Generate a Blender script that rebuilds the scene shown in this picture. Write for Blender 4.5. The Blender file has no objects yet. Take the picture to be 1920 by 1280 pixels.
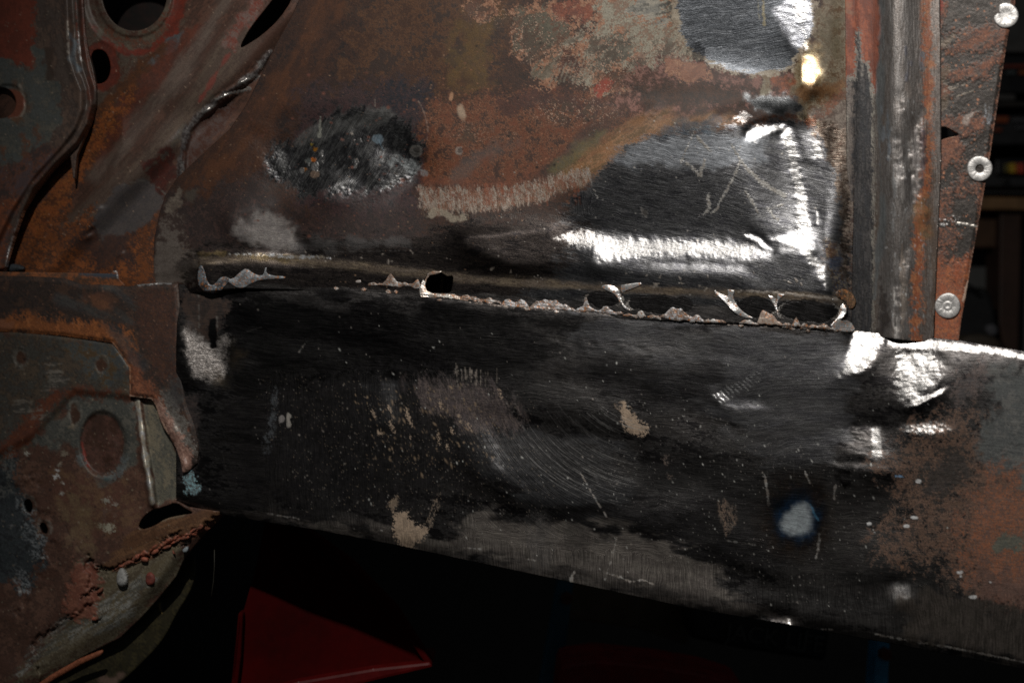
import bpy, bmesh, math, random
import numpy as np
from mathutils import Vector, Matrix

# ------------------------------------------------------------------ camera, light, world, exposure
K = 0.6 / 1920.0            # metres per design unit on the panel plane
D = 0.9                     # camera to panel plane
sc = bpy.context.scene
cam_d = bpy.data.cameras.new('camera')
cam = bpy.data.objects.new('camera', cam_d)
sc.collection.objects.link(cam)
cam.location = (0, -D, 0)
cam.rotation_euler = (math.radians(90), 0, 0)
cam_d.sensor_width = 36.0
cam_d.lens = 36.0 * D / 0.6
cam_d.clip_start = 0.02
cam_d.clip_end = 50
cam_d.dof.use_dof = True
cam_d.dof.focus_distance = D - 0.01
cam_d.dof.aperture_fstop = 8.0
sc.camera = cam

TILT = 0.36                 # the body recedes to the left
LAMP = np.array([-0.20, -0.72, 0.60])
ld = bpy.data.lights.new('work_lamp', 'SPOT')
ld.spot_size = math.radians(86); ld.spot_blend = 1.0
ld.energy = 19.0
ld.color = (1.0, 0.96, 0.90)
ld.shadow_soft_size = 0.012
lo = bpy.data.objects.new('work_lamp', ld)
lo.location = LAMP.tolist()
lo.rotation_euler = (Vector((0.22, -0.05, 0.0)) - Vector(LAMP.tolist())).to_track_quat('-Z', 'Y').to_euler()
sc.collection.objects.link(lo)

w = bpy.data.worlds.new('World')
sc.world = w
w.use_nodes = True
w.node_tree.nodes['Background'].inputs['Color'].default_value = (0.85, 0.93, 1.0, 1)
w.node_tree.nodes['Background'].inputs['Strength'].default_value = 0.018
sc.view_settings.view_transform = 'Standard'
sc.view_settings.look = 'None'
sc.view_settings.exposure = 0.0
sc.view_settings.gamma = 1.0
sc.cycles.max_bounces = 6
sc.cycles.sample_clamp_indirect = 3.0
sc.cycles.use_denoising = False

rng = np.random.default_rng(7)
random.seed(7)
C = sc.collection

RELIEF = 0.30
# ------------------------------------------------------------------ small maths
def lin(c):
    c = np.asarray(c, float) / 255.0
    return np.where(c <= 0.04045, c / 12.92, ((c + 0.055) / 1.055) ** 2.4)

def sstep(x, a, b):
    t = np.clip((x - a) / (b - a), 0, 1)
    return t * t * (3 - 2 * t)

def make_tile(beta, fmin, fmax=512, n=1024):
    fy = np.fft.fftfreq(n)[:, None] * n
    fx = np.fft.rfftfreq(n)[None, :] * n
    f = np.hypot(fx, fy)
    amp = np.where((f >= fmin) & (f <= fmax), np.maximum(f, 1) ** (-beta), 0)
    ph = rng.uniform(0, 2 * np.pi, f.shape)
    t = np.fft.irfft2(amp * np.exp(1j * ph), s=(n, n))
    t = t / t.std()
    return (0.5 * (1 + np.tanh(0.8 * t))).astype(np.float32)

CLOUD = make_tile(1.75, 6)      # broad blotches carrying fine detail
SMOOTH = make_tile(1.3, 6, 22)   # slow swells, for sheet relief
ROUGHT = make_tile(1.15, 6)     # crusty: much fine detail

def samp(T, x, y):
    n = T.shape[0]
    x = np.mod(x, n); y = np.mod(y, n)
    i = np.floor(x).astype(int); j = np.floor(y).astype(int)
    fx = x - i; fy = y - j
    i %= n; j %= n
    i1 = (i + 1) % n; j1 = (j + 1) % n
    return (T[j, i] * (1 - fx) * (1 - fy) + T[j, i1] * fx * (1 - fy)
            + T[j1, i] * (1 - fx) * fy + T[j1, i1] * fx * fy)

def noise(x, y, scale, seed=0, T=None, ang=0.0, st=1.0):
    """blotches about `scale` wide; st>1 draws them out along ang (degrees, y down)"""
    T = CLOUD if T is None else T
    a = math.radians(ang)
    u = x * math.cos(a) + y * math.sin(a)
    v = -x * math.sin(a) + y * math.cos(a)
    k = 100.0 / scale
    return samp(T, u * k / st + 137.3 * seed, v * k + 291.7 * seed)

def chaikin(p, n=2, closed=True):
    p = [tuple(q) for q in p]
    for _ in range(n):
        q = []
        m = len(p)
        if not closed: q.append(p[0])
        for i in range(m if closed else m - 1):
            a, b = p[i], p[(i + 1) % m]
            q.append((a[0] * .75 + b[0] * .25, a[1] * .75 + b[1] * .25))
            q.append((a[0] * .25 + b[0] * .75, a[1] * .25 + b[1] * .75))
        if not closed: q.append(p[-1])
        p = q
    return p

def sd_poly(X, Y, P):
    P = np.asarray(P, float)
    best = np.full(X.shape, 1e18)
    inside = np.zeros(X.shape, bool)
    n = len(P)
    for i in range(n):
        ax, ay = P[i]; bx, by = P[(i + 1) % n]
        ex, ey = bx - ax, by - ay
        L = ex * ex + ey * ey
        if L < 1e-9: continue
        t = np.clip(((X - ax) * ex + (Y - ay) * ey) / L, 0, 1)
        dx = X - ax - t * ex; dy = Y - ay - t * ey
        best = np.minimum(best, dx * dx + dy * dy)
        if ay != by:
            c = ((Y >= ay) != (Y >= by)) & (X < (bx - ax) * (Y - ay) / (by - ay) + ax)
            inside ^= c
    d = np.sqrt(best)
    return np.where(inside, d, -d)

def sd_line(X, Y, P, wd):
    """polyline with a width (or one width per point)"""
    ws = wd if hasattr(wd, '__len__') else [wd] * len(P)
    best = np.full(X.shape, -1e9)
    for i in range(len(P) - 1):
        ax, ay = P[i]; bx, by = P[i + 1]
        ex, ey = bx - ax, by - ay
        L = ex * ex + ey * ey + 1e-9
        t = np.clip(((X - ax) * ex + (Y - ay) * ey) / L, 0, 1)
        d = np.hypot(X - ax - t * ex, Y - ay - t * ey)
        best = np.maximum(best, (ws[i] * (1 - t) + ws[i + 1] * t) / 2 - d)
    return best

def E(cx, cy, rx, ry, ang=0): return ('e', cx, cy, rx, ry, ang)
def Ln(pts, wd): return ('l', pts, wd)

def bbox(sh):
    if sh is None: return (-1e9, -1e9, 1e9, 1e9)
    if isinstance(sh, tuple) and sh[0] == 'e':
        r = max(sh[3], sh[4]); return (sh[1] - r, sh[2] - r, sh[1] + r, sh[2] + r)
    pts = sh[1] if isinstance(sh, tuple) and sh[0] == 'l' else sh
    r = 0
    if isinstance(sh, tuple) and sh[0] == 'l':
        r = max(sh[2]) if hasattr(sh[2], '__len__') else sh[2]
    xs = [q[0] for q in pts]; ys = [q[1] for q in pts]
    return (min(xs) - r, min(ys) - r, max(xs) + r, max(ys) + r)

def sdist(sh, X, Y):
    if sh is None: return np.full(X.shape, 1e6)
    if isinstance(sh, tuple) and sh[0] == 'e':
        _, cx, cy, rx, ry, ang = sh
        a = math.radians(ang)
        u = (X - cx) * math.cos(a) + (Y - cy) * math.sin(a)
        v = -(X - cx) * math.sin(a) + (Y - cy) * math.cos(a)
        return (1 - np.sqrt((u / rx) ** 2 + (v / ry) ** 2)) * min(rx, ry)
    if isinstance(sh, tuple) and sh[0] == 'l':
        return sd_line(X, Y, sh[1], sh[2])
    return sd_poly(X, Y, sh)

def P3(px, py, d):
    """design point (px, py) at depth d units in front of (+) / behind (-) the panel plane -> world"""
    dm = np.asarray(d, float) * K
    s = (D - dm) / D
    return (np.asarray(px, float) - 960) * K * s, -dm + 0 * s, (640 - np.asarray(py, float)) * K * s

def TD(px, d=0.0):
    return np.asarray(d, float) + TILT * (np.asarray(px, float) - 960)

def need_slope(px, py, d=0):
    """surface slope (per unit) that mirrors the lamp into the camera at this spot"""
    x, y, z = P3(px, py, TD(px, d))
    p = np.array([float(x), float(y), float(z)])
    l = LAMP - p; l /= np.linalg.norm(l)
    v = np.array([0, -D, 0]) - p; v /= np.linalg.norm(v)
    h = l + v
    return h[0] / -h[1], h[2] / -h[1]       # right, up

# ------------------------------------------------------------------ materials
def weathered_metal(name, bump_dist=0.00014, grain_scale=1500.0):
    """sheet metal whose paint, rust and bare patches come from surface attributes;
    fine grain, grinding scratches and pitting are procedural"""
    m = bpy.data.materials.new(name)
    m.use_nodes = True
    nt = m.node_tree; N = nt.nodes; L = nt.links
    b = N['Principled BSDF']
    ac = N.new('ShaderNodeAttribute'); ac.attribute_name = 'col'
    ap = N.new('ShaderNodeAttribute'); ap.attribute_name = 'prm'      # metal, rough, grain
    aq = N.new('ShaderNodeAttribute'); aq.attribute_name = 'prq'      # scratch, pit, unused
    ab = N.new('ShaderNodeAttribute'); ab.attribute_name = 'buv'      # across/along the grinding marks
    sp = N.new('ShaderNodeSeparateColor'); L.new(ap.outputs['Color'], sp.inputs[0])
    sq = N.new('ShaderNodeSeparateColor'); L.new(aq.outputs['Color'], sq.inputs[0])
    tc = N.new('ShaderNodeTexCoord')
    g = N.new('ShaderNodeTexNoise'); g.inputs['Scale'].default_value = grain_scale
    g.inputs['Detail'].default_value = 3.0; g.inputs['Roughness'].default_value = 0.65
    L.new(tc.outputs['Object'], g.inputs['Vector'])
    br = N.new('ShaderNodeTexNoise'); br.inputs['Scale'].default_value = 1.0
    br.inputs['Detail'].default_value = 2.5; br.inputs['Roughness'].default_value = 0.7
    L.new(ab.outputs['Vector'], br.inputs['Vector'])
    def M(op, a, c, clamp=False):
        n = N.new('ShaderNodeMath'); n.operation = op; n.use_clamp = clamp
        for i, v in enumerate((a, c)):
            if isinstance(v, (int, float)): n.inputs[i].default_value = v
            else: L.new(v, n.inputs[i])
        return n.outputs[0]
    gc = M('SUBTRACT', g.outputs['Fac'], 0.5)
    bc = M('SUBTRACT', br.outputs['Fac'], 0.5)
    f1 = M('MULTIPLY', M('MULTIPLY', gc, sp.outputs[2]), 4.0)
    f2 = M('MULTIPLY', M('MULTIPLY', bc, sq.outputs[0]), 2.6)
    fac = M('MAXIMUM', M('ADD', M('ADD', f1, f2), 1.0), 0.12)
    mul = N.new('ShaderNodeVectorMath'); mul.operation = 'SCALE'
    L.new(ac.outputs['Color'], mul.inputs[0]); L.new(fac, mul.inputs['Scale'])
    L.new(mul.outputs[0], b.inputs['Base Color'])
    L.new(sp.outputs[0], b.inputs['Metallic'])
    rr = M('ADD', sp.outputs[1], M('MULTIPLY', bc, M('MULTIPLY', sq.outputs[0], 0.55)))
    rr = M('ADD', rr, M('MULTIPLY', gc, 0.10))
    L.new(M('MAXIMUM', rr, 0.13), b.inputs['Roughness'])
    hgt = M('ADD', M('MULTIPLY', g.outputs['Fac'], sq.outputs[1]), M('MULTIPLY', br.outputs['Fac'], sq.outputs[0]))
    bp = N.new('ShaderNodeBump'); bp.inputs['Strength'].default_value = 1.0
    bp.inputs['Distance'].default_value = bump_dist
    L.new(hgt, bp.inputs['Height']); L.new(bp.outputs[0], b.inputs['Normal'])
    return m

METAL = weathered_metal('weathered_sheet_metal')

def plain(name, col, rough=0.6, metal=0.0, var=0.35, scale=60.0, bump=0.0):
    """simple procedural finish: blotchy colour and roughness"""
    m = bpy.data.materials.new(name); m.use_nodes = True
    nt = m.node_tree; N = nt.nodes; L = nt.links; b = N['Principled BSDF']
    tc = N.new('ShaderNodeTexCoord')
    n = N.new('ShaderNodeTexNoise'); n.inputs['Scale'].default_value = scale
    n.inputs['Detail'].default_value = 6; n.inputs['Roughness'].default_value = 0.7
    L.new(tc.outputs['Object'], n.inputs['Vector'])
    r = N.new('ShaderNodeValToRGB')
    c = np.array(col, float)
    r.color_ramp.elements[0].position = 0.3; r.color_ramp.elements[1].position = 0.72
    r.color_ramp.elements[0].color = (*(c * (1 - var)), 1)
    r.color_ramp.elements[1].color = (*np.minimum(c * (1 + var), 1), 1)
    L.new(n.outputs['Fac'], r.inputs[0]); L.new(r.outputs[0], b.inputs['Base Color'])
    mr = N.new('ShaderNodeMapRange'); mr.inputs['To Min'].default_value = max(rough - .12, .05)
    mr.inputs['To Max'].default_value = min(rough + .12, 1)
    L.new(n.outputs['Fac'], mr.inputs['Value']); L.new(mr.outputs[0], b.inputs['Roughness'])
    b.inputs['Metallic'].default_value = metal
    if bump:
        bp = N.new('ShaderNodeBump'); bp.inputs['Distance'].default_value = bump
        L.new(n.outputs['Fac'], bp.inputs['Height']); L.new(bp.outputs[0], b.inputs['Normal'])
    return m

# ------------------------------------------------------------------ object helpers
def tag(o, label=None, cat=None, group=None, kind=None):
    if label: o['label'] = label
    if cat: o['category'] = cat
    if group: o['group'] = group
    if kind: o['kind'] = kind
    return o

def empty(name, loc, label, cat, group=None):
    o = bpy.data.objects.new(name, None); C.objects.link(o)
    o.location = loc; o.empty_display_size = 0.05
    return tag(o, label, cat, group)

def adopt(o, parent):
    bpy.context.view_layer.update()
    o.parent = parent
    o.matrix_parent_inverse = Matrix.Identity(4)
    o.location = o.location - world_loc(parent)
    return o

def world_loc(o):
    v = Vector((0, 0, 0))
    while o is not None:
        v = v + o.location; o = o.parent
    return v

def obj(name, verts, faces, mat, parent=None, smooth=False):
    me = bpy.data.meshes.new(name)
    me.from_pydata([tuple(v) for v in verts], [], faces)
    me.materials.append(mat)
    if smooth:
        me.polygons.foreach_set('use_smooth', [True] * len(me.polygons))
    me.update()
    o = bpy.data.objects.new(name, me); C.objects.link(o)
    if parent is not None: adopt(o, parent)
    return o

# ------------------------------------------------------------------ pressed / torn / rusted sheets
class Sheet:
    def __init__(s, name, outline, holes=(), step=2.0, depth=0.0, gain=0.35, thick=5.0,
                 base=((60, 45, 38), (45, 34, 30)), metal=0.0, rough=0.6, grain=0.25, scratch=0.2, pit=0.3, brush=0.0,
                 bsc=(0.02, 0.5)):
        s.name = name; s.step = step; s.thick = thick; s.gain = gain; s.holes = list(holes)
        s.outline = outline; s.depth = depth
        x0, y0, x1, y1 = bbox(outline)
        xs = np.arange(x0 - step, x1 + 2 * step, float(step)); ys = np.arange(y0 - step, y1 + 2 * step, float(step))
        s.x0, s.y0 = xs[0], ys[0]
        s.X, s.Y = np.meshgrid(xs, ys)
        sh = s.X.shape
        s.H = np.zeros(sh)
        s.ch = np.zeros(sh + (8,))       # r g b metal rough grain scratch pit
        s.bsc = bsc
        s.B = np.zeros(sh + (2,))
        s.brush(None, brush)
        s.p(None, base, M=metal, R=rough, G=grain, S=scratch, Pt=pit, soft=1, warp=0)
        s.seed = len(name)

    def win(s, sh, pad):
        x0, y0, x1, y1 = bbox(sh)
        i0 = int(max(0, math.floor((max(x0, -1e6) - pad - s.x0) / s.step)))
        i1 = int(min(s.X.shape[1], math.ceil((min(x1, 1e6) + pad - s.x0) / s.step) + 1))
        j0 = int(max(0, math.floor((max(y0, -1e6) - pad - s.y0) / s.step)))
        j1 = int(min(s.X.shape[0], math.ceil((min(y1, 1e6) + pad - s.y0) / s.step) + 1))
        if i1 <= i0 or j1 <= j0: return None
        return slice(j0, j1), slice(i0, i1)

    def brush(s, sh, ang=0.0, centre=None):
        """grinding direction; with centre the marks are arcs round it"""
        W = s.win(sh, 6)
        if W is None: return
        X, Y = s.X[W], s.Y[W]
        m = sdist(sh, X, Y) + 14 * (noise(X, Y, 40, 91) - .5) > 0
        if centre is None:
            a = math.radians(ang)
            u = X * math.cos(a) + Y * math.sin(a); v = -X * math.sin(a) + Y * math.cos(a)
            v = v + 10 * (noise(X, Y, 260, 17) - .5)
        else:
            dx, dy = X - centre[0], Y - centre[1]
            r = np.hypot(dx, dy); u = np.arctan2(dy, dx) * r.mean(); v = r
        st = np.stack([u * s.bsc[0], v * s.bsc[1]], -1)
        s.B[W] = np.where(m[..., None], st, s.B[W])

    def mask(s, sh, W, soft, warp, wsc, brk, bs, ang, st, seed, crust):
        X, Y = s.X[W], s.Y[W]
        d = sdist(sh, X, Y)
        if warp: d = d + warp * 2 * (noise(X, Y, wsc, seed + 3, ROUGHT if crust else CLOUD, ang, st) - .5)
        m = sstep(d, -soft / 2, soft / 2)
        if brk is not None:
            n = noise(X, Y, bs, seed + 11, ROUGHT, ang, st)
            m = m * sstep(n, 1 - brk - .07, 1 - brk + .07)
        return m

    def p(s, sh, cols=None, op=1.0, soft=6.0, warp=8.0, wsc=40.0, brk=None, bs=14.0, ang=0.0, st=1.0,
          M=None, R=None, G=None, S=None, Pt=None, H=0.0, nsc=30.0, seed=None, gain=None, crust=False, refl=False):
        if sh is not None and warp:
            b_ = bbox(sh); warp = min(warp, .32 * max(min(b_[2] - b_[0], b_[3] - b_[1]), 2.0))
        W = s.win(sh, soft + warp + 3)
        if W is None: return
        if seed is None:
            s.seed = getattr(s, 'seed', 1) + 1; seed = s.seed
        X, Y = s.X[W], s.Y[W]
        m = s.mask(sh, W, soft, warp, wsc, brk, bs, ang, st, seed, crust) * op
        ch = s.ch[W]
        if cols is not None:
            if np.ndim(cols[0]) == 0: cols = (cols,)
            ls = [lin(c) / (1.0 if refl else (gain or s.gain)) for c in cols]
            ls = [q.mean() + (.95 if q[0] > q[2] * 1.25 else 1.0) * (q - q.mean()) for q in ls]
            n = noise(X, Y, nsc, seed + 23, ROUGHT, ang, st)
            n = np.clip((n - .5) * 1.7 + .5, 0, 1) * (len(ls) - 1)
            c = np.zeros(X.shape + (3,))
            if len(ls) == 1: c[:] = ls[0]
            else:
                for i in range(len(ls) - 1):
                    t = np.clip(n - i, 0, 1)[..., None]
                    c = np.where(n[..., None] >= i, ls[i] * (1 - t) + ls[i + 1] * t, c)
            ch[..., :3] += (np.clip(c, 0, .9) - ch[..., :3]) * m[..., None]
        for i, v in ((3, M), (4, R), (5, G), (6, S), (7, Pt)):
            if v is not None: ch[..., i] += (v - ch[..., i]) * m
        if H: s.H[W] += H * m
        return m

    def dots(s, sh, n, col, r=(0.8, 2.2), st=1.0, ang=90, M=0.0, R=0.5, op=1.0, H=0.0):
        """flakes, spatter and pits scattered inside a shape"""
        x0, y0, x1, y1 = bbox(sh)
        x0 = max(x0, s.X[0, 0]); x1 = min(x1, s.X[0, -1]); y0 = max(y0, s.Y[0, 0]); y1 = min(y1, s.Y[-1, 0])
        px = rng.uniform(x0, x1, n); py = rng.uniform(y0, y1, n)
        ok = sdist(sh, px, py) + 30 * (noise(px, py, 50, n % 17) - .5) > 0
        px, py = px[ok], py[ok]
        rr = r[0] + (r[1] - r[0]) * rng.random(len(px)) ** 3
        l = lin(col) / s.gain
        a = math.radians(ang)
        for x, y, q in zip(px, py, rr):
            aa = a + rng.normal() * .25
            stt = 1 + (st - 1) * rng.random()
            R_ = int(math.ceil(q * stt / s.step)) + 1
            i = int(round((x - s.x0) / s.step)); j = int(round((y - s.y0) / s.step))
            j0, j1, i0, i1 = max(j - R_, 0), j + R_ + 1, max(i - R_, 0), i + R_ + 1
            X = s.X[j0:j1, i0:i1] - x; Y = s.Y[j0:j1, i0:i1] - y
            if X.size == 0: continue
            u = X * math.cos(aa) + Y * math.sin(aa); v = -X * math.sin(aa) + Y * math.cos(aa)
            m = np.clip(1.3 - np.sqrt((u / stt) ** 2 + v ** 2) / q, 0, 1) * op * (0.5 + .5 * rng.random())
            c = s.ch[j0:j1, i0:i1]
            c[..., :3] += (np.clip(l, 0, .9) * rng.uniform(.6, 1.1) - c[..., :3]) * m[..., None]
            c[..., 3] += (M - c[..., 3]) * m; c[..., 4] += (R - c[..., 4]) * m
            if H: s.H[j0:j1, i0:i1] += H * m

    def line(s, pts, wd, cols=None, H=0.0, soft=2.0, warp=1.5, wsc=12, **kw):
        s.p(Ln(pts, wd), cols, soft=soft, warp=warp, wsc=wsc, H=H, **kw)

    def relief(s, sh, h, soft=10.0, warp=0.0, wsc=50.0):
        W = s.win(sh, soft + warp + 3)
        if W is None: return
        s.H[W] += h * s.mask(sh, W, soft, warp, wsc, None, 1, 0, 1, 5, False)

    def slope_at(s, x, y):
        i = int(round((x - s.x0) / s.step)); j = int(round((y - s.y0) / s.step))
        i = min(max(i, 3), s.X.shape[1] - 4); j = min(max(j, 3), s.X.shape[0] - 4)
        return ((s.H[j, i + 3] - s.H[j, i - 3]) / (6 * s.step), (s.H[j + 3, i] - s.H[j - 3, i]) / (6 * s.step))

    def tilt(s, cx, cy, rx, ry, ang=0.0, gain=1.0, warp=0.25):
        """a shallow dent whose middle leans so that it glints"""
        sx, sz = need_slope(cx, cy, s.depth)
        gx, gy = s.slope_at(cx, cy); gx += TILT
        wx, wy = (-sx - gx) * gain, (sz - gy) * gain
        R_ = 3.2 * max(rx, ry)
        W = s.win(E(cx, cy, R_, R_), 2)
        if W is None: return
        X, Y = s.X[W] - cx, s.Y[W] - cy
        a = math.radians(ang)
        u = X * math.cos(a) + Y * math.sin(a); v = -X * math.sin(a) + Y * math.cos(a)
        g = np.exp(-.5 * ((u / rx) ** 2 + (v / ry) ** 2) * (1 + warp * 4 * (noise(s.X[W], s.Y[W], 60, 5, SMOOTH) - .5)))
        s.H[W] += (wx * X + wy * Y) * g

    def glint(s, sh, off=0.0, soft=6.0, warp=4.0, wsc=24.0, dirn=None, op=1.0, polish=True, jit=.10, jsc=9.0, jst=3.5, jang=8.0):
        soft = soft * 1.9
        """ask that this patch of the beaten sheet leans towards the lamp (off = how far it misses)"""
        W = s.win(sh, soft + warp + 3)
        if W is None: return
        if not hasattr(s, 'GM'):
            s.GM = np.zeros(s.X.shape); s.GT = np.zeros(s.X.shape + (2,))
        X, Y = s.X[W], s.Y[W]
        s.seed += 1
        m = s.mask(sh, W, soft, warp, wsc, None, 1, 0, 1, s.seed, True) * op
        mp = sstep(m, .55, 1.0)
        x, y, z = P3(X, Y, TD(X, s.depth)); p = np.stack([x, y, z], -1)
        l = LAMP - p; l /= np.linalg.norm(l, axis=-1, keepdims=True)
        v = np.array([0, -D, 0]) - p; v /= np.linalg.norm(v, axis=-1, keepdims=True)
        h = l + v
        tx, ty = -h[..., 0] / -h[..., 1] - TILT, h[..., 2] / -h[..., 1]
        if off:
            a = math.radians(dirn if dirn is not None else -90)
            tx = tx + off * math.cos(a); ty = ty + off * math.sin(a)
        jj = jit * (1.0 if off < .2 else .6)
        tx = tx + jj * 2 * (noise(X, Y, jsc, 61, ROUGHT, jang, jst) - .5)
        ty = ty + jj * 2 * (noise(X, Y, jsc, 83, ROUGHT, jang, jst) - .5)
        G = s.GT[W]; G += (np.stack([tx, ty], -1) - G) * m[..., None]
        s.GM[W] = np.maximum(s.GM[W], m)
        if off < .11 and polish:  # smoother, and base colour lightened so the glint shows as a white highlight
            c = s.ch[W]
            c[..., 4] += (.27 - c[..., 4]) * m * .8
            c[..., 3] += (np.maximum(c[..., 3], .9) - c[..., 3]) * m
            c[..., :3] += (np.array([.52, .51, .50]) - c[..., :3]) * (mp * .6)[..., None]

    def solve(s, it=60, lam=5e-5):
        """nearest real surface whose slopes match what glint() asked for"""
        if not hasattr(s, 'GM'): return
        pd = 40
        H = np.pad(s.H, pd, mode='linear_ramp', end_values=float(s.H.mean()))
        M = np.pad(s.GM, pd)[..., None]; T = np.pad(s.GT, ((pd, pd), (pd, pd), (0, 0)))
        ny, nx = H.shape
        kx = 2 * np.pi * np.fft.rfftfreq(nx)[None, :]; ky = 2 * np.pi * np.fft.fftfreq(ny)[:, None]
        sx, sy = 1j * np.sin(kx), 1j * np.sin(ky)          # central differences
        den = (np.sin(kx) ** 2 + np.sin(ky) ** 2); den = den + 1e-9
        H0 = H
        F = np.fft.rfft2(H)
        lo_ = (np.cos(kx / 2) ** 2) * (np.cos(ky / 2) ** 2)
        FH = F; F0 = F * (1 - lo_); F = F * lo_
        for k in range(it):
            gx = np.fft.irfft2(F * sx, s=(ny, nx)); gy = np.fft.irfft2(F * sy, s=(ny, nx))
            gx = gx + (T[..., 0] * s.step - gx) * M[..., 0] * 1.5; gy = gy + (T[..., 1] * s.step - gy) * M[..., 0] * 1.5
            F = lo_ * (-(np.fft.rfft2(gx) * sx + np.fft.rfft2(gy) * sy) + lam * FH) / (den + lam)
        H = np.fft.irfft2(F + F0, s=(ny, nx))
        s.H = H[pd:-pd, pd:-pd]

    def rough_h(s, amp, scale, seed=1, ang=0, st=1, sh=None, T=None):
        W = s.win(sh, 10)
        X, Y = s.X[W], s.Y[W]
        m = 1.0 if sh is None else sstep(sdist(sh, X, Y), -6, 10)
        s.H[W] += amp * RELIEF * 2 * (noise(X, Y, scale, seed, SMOOTH if T is None else T, ang, st) - .5) * m

    def build(s, parent=None, name=None, mat=None, label=None):
        X, Y = s.X, s.Y; st = s.step
        sd = sdist(s.outline, X, Y)
        for h in s.holes: sd = np.minimum(sd, -sdist(h, X, Y))
        sc_ = (sd[:-1, :-1] + sd[1:, :-1] + sd[:-1, 1:] + sd[1:, 1:]) / 4
        keep = sc_ > 0
        ny, nx = X.shape
        idx = np.arange(ny * nx).reshape(ny, nx)
        a, b, c, d = idx[:-1, :-1], idx[:-1, 1:], idx[1:, 1:], idx[1:, :-1]
        quads = np.stack([a[keep], d[keep], c[keep], b[keep]], 1)   # faces the camera
        kp = np.pad(keep, 1)
        E_ = []
        for (dj, di, p, q) in ((-1, 0, a, b), (0, 1, b, c), (1, 0, c, d), (0, -1, d, a)):
            nb = kp[1 + dj:1 + dj + keep.shape[0], 1 + di:1 + di + keep.shape[1]]
            e = keep & ~nb
            E_.append(np.stack([p[e], q[e]], 1))
        E_ = np.concatenate(E_)
        gy, gx = np.gradient(sd, st)
        gl = np.hypot(gx, gy) + 1e-6
        bv = np.unique(E_)
        PX, PY = X.ravel().copy(), Y.ravel().copy()
        dd = np.clip(sd.ravel()[bv] / np.maximum(gl.ravel()[bv], .3), -1.1 * st, 1.1 * st)
        PX[bv] -= dd * (gx / gl).ravel()[bv]; PY[bv] -= dd * (gy / gl).ravel()[bv]
        Hd = s.H.ravel() + s.depth + TILT * (X.ravel() - 960)
        used = np.unique(quads)
        remap = np.full(ny * nx, -1); remap[used] = np.arange(len(used))
        rim = np.full(ny * nx, -1); rim[bv] = len(used) + np.arange(len(bv))
        vx, vy, vz = P3(PX[used], PY[used], Hd[used])
        t = s.thick
        rx_, ry_, rz_ = P3(PX[bv], PY[bv], Hd[bv])
        co = np.concatenate([np.stack([vx, vy, vz], 1), np.stack([rx_, ry_ + t * K, rz_], 1)])
        rq = np.stack([remap[E_[:, 0]], remap[E_[:, 1]], rim[E_[:, 1]], rim[E_[:, 0]]], 1)
        q = np.concatenate([remap[quads], rq]).astype(np.int32)
        me = bpy.data.meshes.new(name or s.name)
        me.vertices.add(len(co)); me.vertices.foreach_set('co', co.astype(np.float32).ravel())
        me.loops.add(q.size); me.loops.foreach_set('vertex_index', q.ravel())
        me.polygons.add(len(q)); me.polygons.foreach_set('loop_start', np.arange(0, q.size, 4, dtype=np.int32))
        me.polygons.foreach_set('use_smooth', np.concatenate([np.ones(len(quads), bool), np.zeros(len(rq), bool)]))
        me.update(calc_edges=True)
        ids = np.concatenate([used, bv])
        ch = s.ch.reshape(-1, 8)[ids]
        one = np.ones((len(ids), 1))
        for nm, dat in (('col', ch[:, :3]), ('prm', ch[:, 3:6]), ('prq', np.concatenate([ch[:, 6:8], 0 * one], 1))):
            at = me.attributes.new(nm, 'FLOAT_COLOR', 'POINT')
            at.data.foreach_set('color', np.concatenate([np.clip(dat, 0, 1), one], 1).astype(np.float32).ravel())
        at = me.attributes.new('buv', 'FLOAT_VECTOR', 'POINT')
        at.data.foreach_set('vector', np.concatenate([s.B.reshape(-1, 2)[ids], 0 * one], 1).astype(np.float32).ravel())
        me.materials.append(mat or METAL)
        me.validate()
        o = bpy.data.objects.new(name or s.name, me); C.objects.link(o)
        if parent is not None: adopt(o, parent)
        if label: o['label'] = label
        return o
# ================================================================== the car body
body = empty('car_body', (0, 0, -0.2),
             'stripped rusty car body corner with ground bare sill, torn seam and riveted flange',
             'car body')

def ypath(pts):
    xs = [p[0] for p in pts]; ys = [p[1] for p in pts]
    return lambda x: np.interp(x, xs, ys)
def xpath(pts):
    xs = [p[0] for p in pts]; ys = [p[1] for p in pts]
    return lambda y: np.interp(y, ys, xs)

LIP = [(280, 520), (340, 500), (380, 491), (450, 486), (560, 489), (640, 498), (720, 506), (800, 514), (900, 524), (1000, 531),
       (1100, 538), (1200, 545), (1300, 548), (1400, 552), (1500, 557), (1570, 564), (1660, 575)]
lip = ypath(LIP)

# ---------------------------------------------------------------- inner panel above the seam
A = Sheet('inner_panel',
          [(293, 540), (288, 500), (289, 448), (299, 400), (310, 366), (331, 335), (372, 296), (430, 243), (462, 196),
           (490, 139), (520, 78), (548, 28), (600, -90), (1604, -90), (1602, 300), (1596, 640), (860, 640), (400, 600), (330, 545)],
          holes=[chaikin([(797, 520), (806, 511), (822, 508), (830, 512), (838, 518), (851, 516), (848, 535), (845, 549),
                          (830, 550), (803, 548), (795, 540)], 1)],
          step=1.5, depth=0, gain=0.62, thick=6,
          base=((44, 32, 27), (68, 44, 32), (52, 36, 30)), rough=0.55, grain=0.35, scratch=0.12, pit=0.6, brush=8)
X, Y = A.X, A.Y
L_ = lip(X)
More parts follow.
